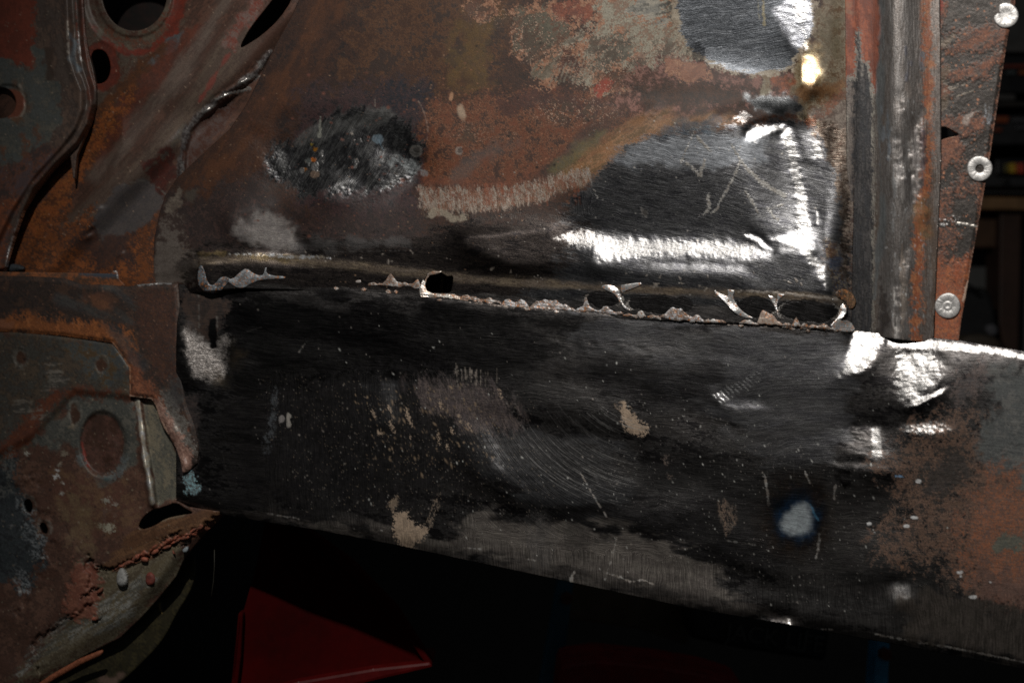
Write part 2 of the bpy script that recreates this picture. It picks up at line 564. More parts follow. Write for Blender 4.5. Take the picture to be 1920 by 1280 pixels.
# profile: leaning upper field, rolled step down to the lip, recess below it
A.H += 16 * sstep(Y - L_, -112, -38) * (0.35 + 0.65 * sstep(X, 880, 1130)) * (1 - sstep(X, 1500, 1600) * .6)
A.H += 5.5 * np.exp(-((Y - L_ + 1) / 7.0) ** 2)
A.H += -5 * sstep(Y - L_, 3, 24)
# dent and swage in the upper field
ed = E(634, 296, 150, 78, 6)
A.relief(ed, -9, soft=58, warp=9)
A.relief(E(585, 300, 70, 42, 10), -4, soft=30, warp=6)
# vertical roll on the right, stepping back to the groove
xr = xpath([(1478, -90), (1488, 120), (1478, 235), (1486, 280), (1502, 360), (1514, 430), (1524, 480), (1552, 540), (1560, 620)])(Y)
low = sstep(Y, 190, 262)
A.H += -5 * sstep(X - xr, -24, 26) * low
A.H += -8 * sstep(X, 1555, 1600)
# pressed shelf along y ~ 235
yt = ypath([(1080, 330), (1150, 290), (1220, 258), (1300, 240), (1400, 232), (1470, 238), (1560, 260)])(X)
A.H += 5.5 * sstep(Y - yt, -16, 18) * sstep(X, 1120, 1250) * (1 - sstep(X, 1500, 1560))
A.H += 6 * sstep(Y - ypath([(1100, 215), (1300, 196), (1500, 190)])(X), -25, 15) * sstep(X, 1050, 1250) * (1 - sstep(X, 1480, 1560))
A.rough_h(1.2, 150, 3); A.rough_h(1.6, 300, 8)

# --- colours
A.p([(560, -90), (760, -90), (700, 120), (600, 200), (470, 330), (330, 480), (300, 400), (480, 140)],
    ((46, 30, 24), (66, 42, 30), (38, 28, 26)), soft=60, warp=40, crust=True, nsc=60)
A.p(Ln([(640, -60), (560, 130), (470, 260), (380, 350)], [60, 46, 60, 70]), ((84, 50, 28), (62, 38, 26)), soft=50, warp=18, op=.8, nsc=50, ang=120, st=3)
A.p([(690, -90), (1000, -90), (980, 60), (900, 190), (820, 200), (740, 150), (640, 180)],
    ((60, 38, 26), (86, 56, 34), (50, 36, 30)), soft=50, warp=40, nsc=80)
A.p([(860, 40), (930, 30), (910, 150), (880, 190), (845, 140)], ((92, 70, 30), (80, 62, 34)), soft=40, warp=20, op=.6)
A.p([(560, 170), (800, 150), (800, 300), (770, 440), (600, 420), (560, 380)], ((52, 38, 38), (66, 46, 46), (36, 30, 32)),
    soft=30, warp=22, crust=True, nsc=22)
A.p(E(760, 185, 60, 34), ((24, 26, 32), (40, 36, 42)), soft=20, warp=16, brk=.6, bs=18, crust=True)
A.p([(300, 380), (480, 330), (540, 400), (800, 400), (800, 470), (360, 480), (300, 500)],
    ((48, 37, 35), (34, 29, 29), (62, 46, 42)), soft=36, warp=24, crust=True, nsc=26)
A.p([(800, 190), (960, 170), (1120, 170), (1180, 200), (1160, 260), (1080, 320), (1000, 345), (800, 348), (792, 260)],
    ((100, 58, 38), (74, 46, 32), (122, 80, 56), (62, 42, 34)), soft=22, warp=14, crust=True, nsc=34)
A.p(Ln([(1010, 335), (1090, 270), (1150, 210)], [26, 34, 30]), ((52, 40, 36), (72, 56, 50)), soft=26, warp=10, op=.75, ang=-40, st=3)
A.p(Ln([(860, 330), (900, 290), (960, 270)], [30, 24, 14]), ((78, 70, 68), (90, 76, 70)), soft=26, warp=8, op=.55)
A.p([(930, 180), (1010, 165), (1120, 190), (1110, 210), (1010, 200), (950, 215)], ((50, 34, 32), (70, 44, 38)), soft=14, warp=14, crust=True, op=.8)
# orange red at the base of the patina
A.p(Ln([(800, 338), (900, 345), (985, 340), (1010, 320)], [10, 10, 20, 14]), ((118, 68, 46), (100, 60, 44)), soft=16, warp=8, op=.6)
# grey-green and pale primer islands, each ringed by a pinkish tide line
def island(P, cols, rim=((146, 108, 84), (120, 80, 58)), rw=6, warp=13, wsc=34, ang=-45, st=2.2, brk=None, **kw):
    sd = A.seed + 40
    A.p([(x, y) for x, y in P], rim, soft=3, warp=warp, wsc=wsc, crust=True, seed=sd, nsc=14, brk=None)
    cx = sum(q[0] for q in P) / len(P); cy = sum(q[1] for q in P) / len(P)
    r = max(max(abs(q[0] - cx) for q in P), 1)
    Q = [(cx + (x - cx) * (1 - rw / r), cy + (y - cy) * (1 - rw / r)) for x, y in P]
    A.p(Q, cols, soft=3, warp=warp, wsc=wsc, crust=True, seed=sd, nsc=22, ang=ang, st=st, H=-.5, **kw)
island([(870, 10), (900, 0), (935, 8), (930, 30), (900, 36), (880, 30)], ((70, 52, 40), (90, 60, 46)))
island([(965, 20), (1010, 8), (1065, 15), (1075, 60), (1050, 95), (1010, 110), (985, 108), (960, 95), (966, 60)],
       ((74, 70, 58), (92, 86, 72), (84, 58, 44)))
island([(1100, -20), (1290, -40), (1300, 100), (1290, 150), (1220, 190), (1140, 170), (1070, 130), (1050, 100), (1090, 70), (1110, 40)],
       ((128, 122, 108), (142, 136, 120), (100, 90, 76), (120, 96, 80)), warp=26, wsc=60)
island([(1180, -10), (1245, -30), (1250, 45), (1215, 40), (1180, 30)], ((140, 134, 122), (110, 108, 102)), rw=2, ang=-15, st=4)
island([(1010, 110), (1060, 95), (1045, 150), (1020, 165), (1000, 150)], ((108, 98, 84), (86, 76, 62)), warp=14)
island([(1030, 10), (1110, 0), (1120, 30), (1080, 40), (1040, 38)], ((120, 66, 46), (90, 50, 38)))
island([(1060, 95), (1090, 100), (1105, 125), (1080, 140), (1040, 130)], ((66, 44, 36), (84, 54, 42)), warp=10)
island([(1160, 60), (1190, 75), (1180, 110), (1140, 140), (1110, 130), (1130, 90)], ((100, 94, 82), (76, 70, 60)), warp=18, rw=2)
island([(1120, 140), (1170, 130), (1200, 150), (1150, 175), (1120, 165)], ((70, 44, 32), (96, 62, 44)), rw=3, warp=16)
island([(1120, 150), (1150, 148), (1142, 172), (1122, 182), (1115, 170)], ((136, 58, 40), (120, 54, 40)), rw=1, warp=5)
for k in range(11):
    x = 1030 + k * 9; A.line([(x, 160 - k * 2), (x + 14, 124 - k * 3)], 2.2, ((120, 112, 98),), op=.7)
for k in range(14):
    x0_ = 1170 + rng.uniform(0, 85); y0_ = rng.uniform(-30, 62)
    A.line([(x0_, y0_), (x0_ + rng.uniform(15, 36), y0_ - rng.uniform(4, 10))], [1.5, rng.uniform(3, 6)], ((66, 66, 64), (88, 86, 80)), warp=3, op=.85, M=.5)
for k, (cx_, cy_, rx_, ry_) in enumerate(((1010, 70, 70, 60), (1120, 110, 90, 70), (1240, 120, 70, 60), (920, 30, 60, 34), (1080, 210, 110, 34), (880, 250, 60, 30), (960, 255, 34, 18))):
    Wn = A.win(E(cx_, cy_, rx_, ry_), 20)
    x_, y_ = A.X[Wn], A.Y[Wn]
    n_ = noise(x_, y_, 46, 40 + k, ROUGHT, -40, 1.6)
    mm = np.exp(-((n_ - .5) / .026) ** 2) * sstep(sdist(E(cx_, cy_, rx_, ry_), x_, y_), 0, 16) * (.95 if cx_ > 1000 else .55)
    c_ = lin((166, 138, 120)) / A.gain
    A.ch[Wn][..., :3] += (c_ - A.ch[Wn][..., :3]) * mm[..., None]
    dk_ = sstep(n_, .60, .70) * sstep(sdist(E(cx_, cy_, rx_, ry_), x_, y_), 0, 26) * .8
    A.ch[Wn][..., :3] += (lin((66, 54, 44)) / A.gain - A.ch[Wn][..., :3]) * dk_[..., None]
# rust band under the ground patch
A.p([(1200, 118), (1290, 112), (1330, 132), (1500, 150), (1500, 175), (1400, 190), (1290, 210), (1180, 215), (1150, 190)],
    ((120, 84, 74), (84, 54, 44), (62, 38, 28)), soft=14, warp=18, crust=True, nsc=30)
A.p([(1180, 160), (1290, 150), (1420, 170), (1490, 180), (1440, 196), (1300, 200), (1210, 205)], ((44, 30, 22), (66, 42, 28)), soft=18, warp=14, crust=True)
island([(1250, 112), (1270, 110), (1275, 135), (1255, 140), (1245, 130)], ((136, 96, 76), (120, 80, 62)), warp=6, rw=3)
island([(1272, 125), (1320, 120), (1330, 145), (1290, 152), (1270, 148)], ((124, 84, 64), (108, 70, 52)), warp=8, rw=3)
A.p([(1425, 135), (1440, 132), (1450, 150), (1445, 175), (1425, 178), (1432, 155)], ((120, 112, 94), (104, 88, 68)), soft=4, warp=6, crust=True)
A.p([(1450, 148), (1510, 140), (1520, 172), (1460, 178)], ((124, 70, 44), (92, 54, 36)), soft=8, warp=10, crust=True)
# warm fringe of the big steel field
A.p(Ln([(1080, 330), (1150, 270), (1230, 232), (1330, 222), (1400, 236)], [40, 44, 34, 22, 10]), ((120, 84, 52), (140, 104, 74), (98, 74, 46)),
    soft=30, warp=10, ang=-30, st=3, nsc=20)
A.p(Ln([(1040, 320), (1090, 280), (1130, 250)], [20, 26, 12]), ((96, 88, 52), (84, 84, 62)), soft=20, warp=6, op=.6)
# steel: bare metal fields
STEEL = dict(M=.94, R=.32, G=.16, S=.55, Pt=.15)
steel = ((112, 112, 114), (134, 134, 136), (96, 96, 100))
A.brush([(1100, 330), (1200, 250), (1480, 225), (1600, 250), (1600, 600), (1000, 620), (1000, 470)], 12)
A.p([(1105, 350), (1150, 290), (1215, 256), (1300, 243), (1400, 238), (1470, 226), (1560, 225), (1592, 250), (1594, 640), (850, 640),
     (820, 560), (1000, 470), (1050, 400)], steel, refl=True, soft=14, warp=12, crust=True, nsc=24, ang=12, st=3, **STEEL)
A.p([(1150, 300), (1230, 262), (1330, 250), (1440, 262), (1440, 300), (1340, 316), (1250, 308), (1170, 318)],
    ((150, 154, 160), (128, 132, 138)), refl=True, soft=16, warp=8, M=.78, R=.42, op=.8)
A.p(E(1305, 238, 60, 14, -8), ((70, 84, 96), (90, 96, 100)), refl=True, soft=14, op=.7, M=.9)
# lower dark field left of the steel, along the seam
A.p([(340, 470), (520, 450), (780, 446), (860, 408), (1060, 398), (1120, 430), (1050, 500), (900, 640), (350, 640), (345, 500)],
    ((66, 60, 58), (84, 76, 72), (50, 46, 46)), refl=True, soft=30, warp=20, crust=True, nsc=26, ang=3, st=3, M=.86, R=.42, S=.5, G=.4, Pt=.6)
A.p([(440, 412), (500, 402), (528, 410), (556, 442), (560, 462), (500, 466), (470, 452), (446, 436)], ((176, 170, 166), (150, 144, 142)), refl=True,
    soft=26, warp=10, M=.35, R=.5, S=.5, op=.72, gain=1)
A.p(Ln([(560, 462), (660, 456), (760, 456)], [26, 18, 12]), ((120, 118, 118),), refl=True, soft=18, M=.6, R=.45, op=.5)
A.p([(380, 530), (1600, 580), (1600, 640), (380, 640)], ((128, 124, 122), (98, 95, 94)), refl=True, soft=10, warp=4, M=.9, R=.38, S=.6, ang=8, st=4)
# dent ground back to metal
A.brush(ed, -62)
A.p([(495, 296), (520, 270), (570, 262), (600, 225), (650, 205), (700, 205), (770, 230), (790, 270), (790, 320), (740, 352), (660, 366), (560, 366), (505, 330)],
    ((112, 112, 112), (88, 88, 90), (70, 70, 72)), refl=True, soft=12, warp=12, crust=True, M=.88, R=.36, G=.3, S=.6, Pt=.4, nsc=20, ang=-60, st=3)
A.p([(560, 268), (575, 250), (612, 228), (700, 200), (740, 215), (700, 235), (620, 262)], ((140, 140, 138), (110, 110, 108)), refl=True, soft=10, warp=8,
    M=.55, R=.45, op=.6, ang=-60, st=3)
A.p(Ln([(740, 300), (780, 318), (800, 322)], [18, 12, 4]), ((170, 176, 178), (140, 146, 148)), refl=True, soft=6, M=.4, R=.4, op=.6)
A.p(E(707, 262, 7, 8), ((130, 150, 164),), refl=True, soft=4, M=.2, op=.7)
A.line([(711, 264), (718, 280)], [5, 1], ((120, 140, 154),), op=.5)
A.line([(601, 220), (600, 240), (599, 254)], [2, 5, 8], ((160, 160, 150),), op=.7, M=.5)
for (x, y, r_, c) in ((591, 280, 4.5, (176, 118, 30)), (587, 300, 5, (214, 120, 40)), (572, 318, 4, (170, 110, 40)), (578, 302, 6, (120, 124, 122)),
                      (584, 271, 3, (150, 130, 50)), (590, 327, 9, (150, 128, 112)), (660, 250, 3, (190, 180, 170))):
    A.p(E(x, y, r_, r_ * .85), (c,), refl=True, soft=2.5, warp=1.5, wsc=6, M=.5, R=.3, H=1.6)
for (x, y) in ((566, 319), (594, 313), (588, 313), (579, 308), (658, 271), (664, 263), (676, 262), (604, 292), (603, 303), (668, 305), (666, 312)):
    A.p(E(x, y, rng.uniform(2, 3.4), rng.uniform(2.5, 5)), ((200, 198, 196),), refl=True, soft=2, M=.85, R=.25, H=1.8)
# brushed pale strip
A.brush([(780, 330), (1110, 310), (1110, 400), (780, 430)], 84)
A.p([(786, 352), (840, 354), (960, 352), (1030, 334), (1065, 322), (1104, 318), (1101, 344), (1050, 358), (1025, 374), (960, 388), (880, 396), (808, 400), (788, 388)],
    ((132, 118, 106), (150, 140, 130), (124, 92, 76)), soft=7, warp=7, wsc=12, crust=True, nsc=16, ang=84, st=4, M=.25, R=.42, S=.45, G=.45)
A.p([(790, 350), (1000, 345), (1100, 325), (1100, 345), (1020, 380), (820, 398)], ((112, 72, 54), (92, 62, 50)), brk=.3, bs=20, ang=70, st=1.6, crust=True, op=.75, soft=10, warp=10)
for k in range(90):
    x = rng.uniform(790, 1102); yb = np.interp(x, [800, 900, 1000, 1100], [398, 394, 376, 346])
    A.line([(x, yb - rng.uniform(4, 20)), (x + rng.uniform(1, 5), yb + rng.uniform(-2, 18) * rng.random())], [rng.uniform(1, 4), .6], ((112, 92, 74), (84, 60, 44)), op=rng.uniform(.15, .6), M=.3)
A.p(Ln([(800, 396), (830, 404), (870, 408)], [8, 12, 4]), ((150, 140, 124),), soft=6, M=.3, R=.4, op=.7)
for k in range(16):
    x = rng.uniform(900, 1095); A.line([(x, 345), (x + 4, 385)], [3, 2], ((126, 70, 46),), op=.45)
# ground patch top right
A.brush([(1250, -90), (1520, -90), (1520, 150), (1300, 140)], -10)
A.p([(1262, -90), (1500, -90), (1532, -30), (1526, 60), (1500, 100), (1490, 130), (1440, 145), (1390, 140), (1330, 125), (1290, 100), (1268, 60), (1262, 20)],
    ((150, 140, 124), (130, 116, 100)), soft=3, warp=7, seed=77, crust=True)
A.p([(1269, -90), (1500, -90), (1526, -30), (1520, 60), (1495, 100), (1484, 128), (1440, 138), (1390, 133), (1335, 118), (1297, 95), (1275, 56), (1269, 20)],
    ((118, 122, 128), (92, 96, 102), (140, 144, 150)), refl=True, soft=4, warp=7, seed=77, crust=True, M=.82, R=.44, S=.7, nsc=16, ang=-10, st=5)
A.p([(1452, 20), (1478, 0), (1520, 0), (1520, 60), (1508, 95), (1490, 92), (1466, 60)], ((190, 192, 198), (160, 162, 170)), refl=True, soft=9, warp=6, M=.85, R=.36)
A.line([(1433, -30), (1431, 14), (1433, 45)], [3, 4, 6], ((150, 140, 112),), op=.7, M=.3)
A.line([(1420, -10), (1424, 40)], 1.6, ((140, 136, 120),), op=.6)
A.p(E(1308, 100, 14, 12), ((40, 42, 46),), refl=True, soft=8, M=.9, op=.8)
# golden colour painted under the warm glint, beige field beside the roll
A.p([(1515, -90), (1602, -90), (1598, 120), (1590, 240), (1500, 230), (1482, 170), (1500, 120), (1528, 80), (1535, 10)],
    ((96, 84, 66), (122, 112, 94), (84, 62, 40)), soft=14, warp=10, nsc=34)
A.p(E(1556, 80, 18, 44, 6), ((70, 58, 34), (84, 76, 56)), soft=22, warp=8, op=.75)
A.p(E(1520, 132, 22, 40, 4), ((214, 196, 160), (180, 152, 112)), soft=18, warp=6, M=.75, R=.3, refl=True)
A.p(Ln([(1512, 175), (1560, 170), (1592, 150)], [26, 24, 10]), ((96, 62, 34), (120, 84, 50)), soft=16, warp=8, op=.8)
A.p([(1520, 210), (1560, 192), (1596, 186), (1598, 420), (1588, 560), (1572, 560), (1580, 420), (1566, 320), (1530, 250)],
    ((124, 112, 102), (104, 92, 82), (84, 70, 62)), soft=12, warp=10, crust=True, nsc=16)
A.p(Ln([(1512, 230), (1550, 205), (1584, 176)], [8, 14, 12]), ((124, 76, 54), (92, 60, 46)), soft=8, warp=9, crust=True, op=.8)
A.p([(1400, 178), (1470, 172), (1506, 196), (1500, 210), (1440, 214), (1400, 200)], ((116, 118, 120), (90, 92, 94)), refl=True, soft=14, warp=8, M=.85, R=.36)
A.p([(1545, 450), (1575, 470), (1592, 560), (1580, 600), (1560, 560), (1550, 500)], ((76, 62, 48), (58, 66, 84), (120, 110, 96)), soft=12, warp=8, M=.5, nsc=16)
A.p(E(1556, 470, 10, 14), ((150, 110, 76),), refl=True, soft=10, M=.85, R=.3, op=.5)
A.p(E(1566, 492, 9, 13), ((96, 112, 140),), refl=True, soft=10, M=.9, R=.3, op=.5)
# lip edge, colour lightened so the rim seems to catch light
for i in range(len(LIP) - 1):
    pass
A.p(Ln([(x, y - 1) for x, y in LIP[1:]], 15), ((118, 106, 94), (88, 76, 66), (132, 118, 100)), soft=11, warp=3, crust=True, nsc=16, ang=4, st=5, M=.55, R=.32, S=.4)
A.p(Ln([(350, 476), (400, 474), (440, 478), (520, 486), (560, 487)], [3, 8, 5, 9, 4]), ((130, 112, 70), (96, 82, 56)), soft=5, warp=5, op=.6)
A.line([(430, 476), (500, 478), (545, 482), (590, 481), (620, 484)], [1, 3, 6, 5, 2], ((170, 172, 174), (130, 120, 106)), warp=2, crust=True, H=1.0, M=.5, R=.3)
A.line([(1400, 545), (1480, 551), (1570, 561)], [3, 4, 5], ((190, 180, 170),), op=.7, M=.6, H=1)
A.line([(480, 462), (640, 472), (760, 470)], [1, 2, 1], ((96, 92, 90),), op=.6)
# left tab end, pale
A.p([(290, 448), (296, 420), (320, 390), (340, 398), (350, 440), (366, 470), (372, 530), (288, 534)], ((90, 82, 76), (70, 58, 52), (52, 40, 36)), soft=10, warp=10, nsc=40)
A.p([(290, 452), (330, 456), (350, 470), (368, 500), (366, 532), (289, 532)], ((98, 90, 84), (84, 76, 70)), soft=8, warp=6, op=.8)
A.p([(308, 396), (336, 352), (346, 354), (340, 380), (316, 398)], ((104, 94, 84), (80, 70, 62)), soft=6, warp=6)
A.p([(344, 356), (368, 356), (360, 378)], ((72, 66, 58),), soft=10, warp=8, op=.7)
# scratches, weld spatter, sparkle
for P_, w_ in (([(1308, 258), (1322, 272), (1332, 284)], [5, 5, 3]), ([(1278, 300), (1296, 312), (1312, 330), (1322, 300)], [3, 4, 6, 4]),
               ([(1372, 272), (1388, 300), (1404, 320), (1432, 345), (1470, 366)], [2, 4, 5, 8, 9]),
               ([(1388, 304), (1374, 336), (1356, 368), (1342, 394)], [3, 4, 4, 2]), ([(1398, 360), (1410, 378), (1424, 404)], [3, 4, 1]),
               ([(1438, 390), (1458, 412)], [3, 3]), ([(1328, 366), (1330, 390), (1318, 404)], [6, 6, 3]), ([(1336, 398), (1348, 388)], [6, 3]),
               ([(1440, 392), (1468, 384)], [1.5, 2]), ([(1300, 250), (1276, 306)], [1, 1.6]), ([(1100, 322), (1110, 345), (1120, 372)], [1, 2, 1.4])):
    A.line(P_, w_, ((190, 188, 184), (150, 144, 136)), warp=2.2, wsc=9, crust=True, M=.25, R=.36, H=.6, op=.95, refl=True)
A.line([(785, 190), (797, 215), (802, 240), (801, 262)], 1.4, ((130, 108, 96),), op=.6)
A.line([(703, 182), (703, 200)], 1.4, ((130, 120, 110),), op=.8)
A.p(E(846, 184, 2.5, 8, 10), ((150, 112, 84),), soft=2, warp=2); A.p(E(865, 208, 5, 12, -20), ((170, 150, 128),), soft=7, warp=3, op=.7)
for (x, y, r_) in ((1208, 398, 9), (780, 282, 8), (744, 326, 4), (862, 282, 6)):
    A.p(E(x, y, r_, r_), ((150, 146, 140),), soft=2, op=.45, M=.4, H=1); A.p(E(x, y, r_ * .6, r_ * .6), ((50, 46, 44),), soft=2, op=.6, M=.6, H=-1)
for n_, col, shp, r_ in ((420, (150, 120, 96), E(640, 300, 420, 260), (.7, 1.5)), (260, (176, 170, 162), E(1250, 420, 330, 200), (.7, 1.8)),
                         (420, (140, 96, 72), E(960, 240, 200, 160), (.8, 2)), (160, (190, 186, 180), E(1000, 500, 620, 44), (.8, 2.4)),
                         (300, (110, 70, 58), E(640, 290, 230, 170), (1, 3.5)), (160, (20, 18, 18), E(900, 250, 300, 200), (1, 3))):
    A.dots(shp, n_, col, r_, st=1.6, ang=0, M=.2, H=.2)
for k in range(30):
    x = rng.uniform(560, 1560); y = lip(x) - rng.uniform(6, 44)
    A.line([(x, y), (x + rng.uniform(-8, 8), y + rng.uniform(1, 6))], [1, rng.uniform(1.5, 4)], ((160, 150, 140),), M=.5, R=.3, op=.8, H=.8)
for (x, y, a_, b_, g_) in ((1132, 562, 36, 15, 3), (1238, 570, 62, 18, 4), (1416, 577, 40, 20, 5), (1516, 584, 58, 22, 3)):   # hollows cut beside the welds, dark inside and rim glints painted in
    A.p(E(x, y, a_, b_, g_), ((58, 56, 56), (76, 74, 74)), refl=True, soft=4, warp=3, M=.85, R=.34, H=-2.5, S=.8)
    for t0, t1, w_ in ((2.5, 3.8, 4.2), (-.7, .8, 4.6)) if x != 1238 else ((2.6, 3.6, 4.0),):
        P_ = [(x + a_ * math.cos(t), y + b_ * math.sin(t)) for t in np.linspace(t0, t1, 9)]
        A.line(P_, [.8, w_ * .4, w_ * .8, w_, w_ * 1.1, w_, w_ * .7, w_ * .4, .8], ((196, 192, 186), (140, 132, 124)), warp=2.2, wsc=8, crust=True, M=.55, R=.3, H=1.6, op=.9)
# places where the beaten metal leans towards the lamp
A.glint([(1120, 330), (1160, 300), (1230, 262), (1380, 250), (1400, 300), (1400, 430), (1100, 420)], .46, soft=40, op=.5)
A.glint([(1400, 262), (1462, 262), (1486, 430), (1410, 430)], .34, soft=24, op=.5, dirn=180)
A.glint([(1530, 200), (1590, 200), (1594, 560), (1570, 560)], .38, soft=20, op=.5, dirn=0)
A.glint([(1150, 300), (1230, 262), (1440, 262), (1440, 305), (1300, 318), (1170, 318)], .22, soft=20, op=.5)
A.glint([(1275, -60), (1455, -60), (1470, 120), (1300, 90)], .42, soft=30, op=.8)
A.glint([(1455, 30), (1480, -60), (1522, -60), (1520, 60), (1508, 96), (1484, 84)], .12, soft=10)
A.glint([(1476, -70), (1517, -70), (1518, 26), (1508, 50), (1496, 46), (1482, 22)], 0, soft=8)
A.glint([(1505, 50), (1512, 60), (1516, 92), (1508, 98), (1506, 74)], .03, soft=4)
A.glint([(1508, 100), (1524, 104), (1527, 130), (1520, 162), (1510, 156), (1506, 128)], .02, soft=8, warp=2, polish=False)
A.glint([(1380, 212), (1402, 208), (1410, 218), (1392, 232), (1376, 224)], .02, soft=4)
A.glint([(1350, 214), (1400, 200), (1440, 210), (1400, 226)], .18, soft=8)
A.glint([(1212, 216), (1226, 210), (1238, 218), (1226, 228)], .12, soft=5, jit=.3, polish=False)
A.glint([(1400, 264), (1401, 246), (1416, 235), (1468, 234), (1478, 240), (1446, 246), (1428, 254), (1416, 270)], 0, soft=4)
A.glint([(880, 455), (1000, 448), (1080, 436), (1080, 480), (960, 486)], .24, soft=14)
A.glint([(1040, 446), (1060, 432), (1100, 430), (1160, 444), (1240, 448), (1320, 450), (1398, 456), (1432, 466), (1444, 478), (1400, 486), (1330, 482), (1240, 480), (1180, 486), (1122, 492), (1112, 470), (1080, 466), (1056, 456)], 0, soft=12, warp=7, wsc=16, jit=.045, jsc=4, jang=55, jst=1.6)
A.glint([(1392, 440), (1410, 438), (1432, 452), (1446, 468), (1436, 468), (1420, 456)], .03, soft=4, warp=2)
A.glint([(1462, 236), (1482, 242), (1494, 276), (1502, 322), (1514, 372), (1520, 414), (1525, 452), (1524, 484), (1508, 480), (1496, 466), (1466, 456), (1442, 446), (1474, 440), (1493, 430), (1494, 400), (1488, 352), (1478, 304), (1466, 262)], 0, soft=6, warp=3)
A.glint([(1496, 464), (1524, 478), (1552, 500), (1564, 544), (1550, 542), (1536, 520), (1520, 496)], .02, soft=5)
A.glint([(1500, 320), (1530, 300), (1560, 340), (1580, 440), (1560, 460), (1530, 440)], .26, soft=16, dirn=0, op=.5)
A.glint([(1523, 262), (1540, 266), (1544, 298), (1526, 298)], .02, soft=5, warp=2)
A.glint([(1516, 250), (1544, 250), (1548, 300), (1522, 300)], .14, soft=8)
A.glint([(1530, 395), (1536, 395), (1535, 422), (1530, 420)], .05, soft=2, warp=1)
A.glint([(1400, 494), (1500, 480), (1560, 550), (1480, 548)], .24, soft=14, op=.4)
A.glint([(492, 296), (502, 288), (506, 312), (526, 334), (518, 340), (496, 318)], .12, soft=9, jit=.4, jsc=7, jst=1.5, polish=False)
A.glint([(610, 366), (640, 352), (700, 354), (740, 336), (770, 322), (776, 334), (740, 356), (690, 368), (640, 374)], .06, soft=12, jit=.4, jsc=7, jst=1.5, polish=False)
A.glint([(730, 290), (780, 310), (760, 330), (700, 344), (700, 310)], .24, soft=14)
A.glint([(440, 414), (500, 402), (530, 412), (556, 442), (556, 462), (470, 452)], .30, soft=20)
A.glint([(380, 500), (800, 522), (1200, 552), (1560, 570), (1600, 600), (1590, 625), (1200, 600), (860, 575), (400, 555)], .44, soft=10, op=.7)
A.solve()
_e = sstep(X, 1545, 1604)
A.H = A.H * (1 - _e) + (-9.5) * _e
A.H += -90 * sstep(Y - L_, 54, 66)
A.rough_h(.6, 22, 4, sh=ed)
A.rough_h(.10, 9, 6, T=ROUGHT)
A.rough_h(.12, 8, 9, ang=60, st=3, sh=[(1000, 420), (1460, 440), (1460, 500), (1000, 500)], T=ROUGHT)
A.build(body)

# ---------------------------------------------------------------- sill
SILLTOP = [(335, 532), (400, 541), (430, 546), (560, 545), (640, 536), (690, 546), (760, 551), (790, 556), (860, 562), (900, 567), (960, 573), (1100, 582), (1200, 592),
           (1330, 603), (1400, 605), (1470, 610), (1560, 617), (1600, 619), (1700, 628), (1800, 638), (1920, 658), (2080, 686)]
st_ = ypath(SILLTOP)
Dd = Sheet('sill', SILLTOP + [(2080, 1290), (1920, 1254), (1700, 1211), (1480, 1171), (1300, 1141), (1070, 1091), (900, 1055), (740, 1021), (600, 994), (500, 979), (420, 965),
                    (330, 938), (330, 800), (330, 650)],
           step=1.6, depth=14, gain=.45, thick=16, base=((74, 72, 72), (94, 92, 92), (60, 58, 60)), metal=.9, rough=.40, grain=.18, scratch=.5, pit=.25, brush=6)
Dd.p(None, ((78, 75, 74), (104, 101, 100), (54, 52, 53)), refl=True, soft=1, warp=0, nsc=60, ang=8, st=3)
X, Y = Dd.X, Dd.Y
yb = ypath([(330, 938), (420, 965), (600, 994), (740, 1021), (900, 1055), (1070, 1091), (1300, 1141), (1480, 1171), (1700, 1211), (1920, 1254), (2080, 1290)])(X)
yt_ = st_(X)
f = (Y - yt_) / (yb - yt_)
Dd.H += -26 * (f - .35) ** 2
Dd.H += -12 * sstep(Y - yb, -14, 3)                      # lower edge turned under
roll = sstep(X, 1540, 1640)
Dd.H += -13 * (1 - sstep(Y - yt_, -6, 34)) * roll        # rolled top edge
Dd.H += -4 * (1 - sstep(Y - yt_, -3, 8)) * (1 - roll)
Dd.rough_h(2.0, 260, 4); Dd.rough_h(1.1, 110, 9)
# the lower fold line on the right
Dd.relief(Ln([(1620, 1184), (1740, 1206), (1920, 1245), (2080, 1285)], [3, 6, 8, 8]), 2.2, soft=4)
# swirl direction fields
Dd.brush([(780, 1000), (1900, 1110), (2080, 1290), (600, 1010)], 88)
Dd.brush([(500, 700), (860, 700), (900, 1000), (500, 980)], 86)
Dd.brush([(860, 790), (1180, 770), (1240, 960), (1100, 1010), (900, 980)], centre=(1240, 640))
Dd.brush([(1560, 620), (1850, 640), (1800, 800), (1640, 860), (1400, 870), (1400, 620)], -3)
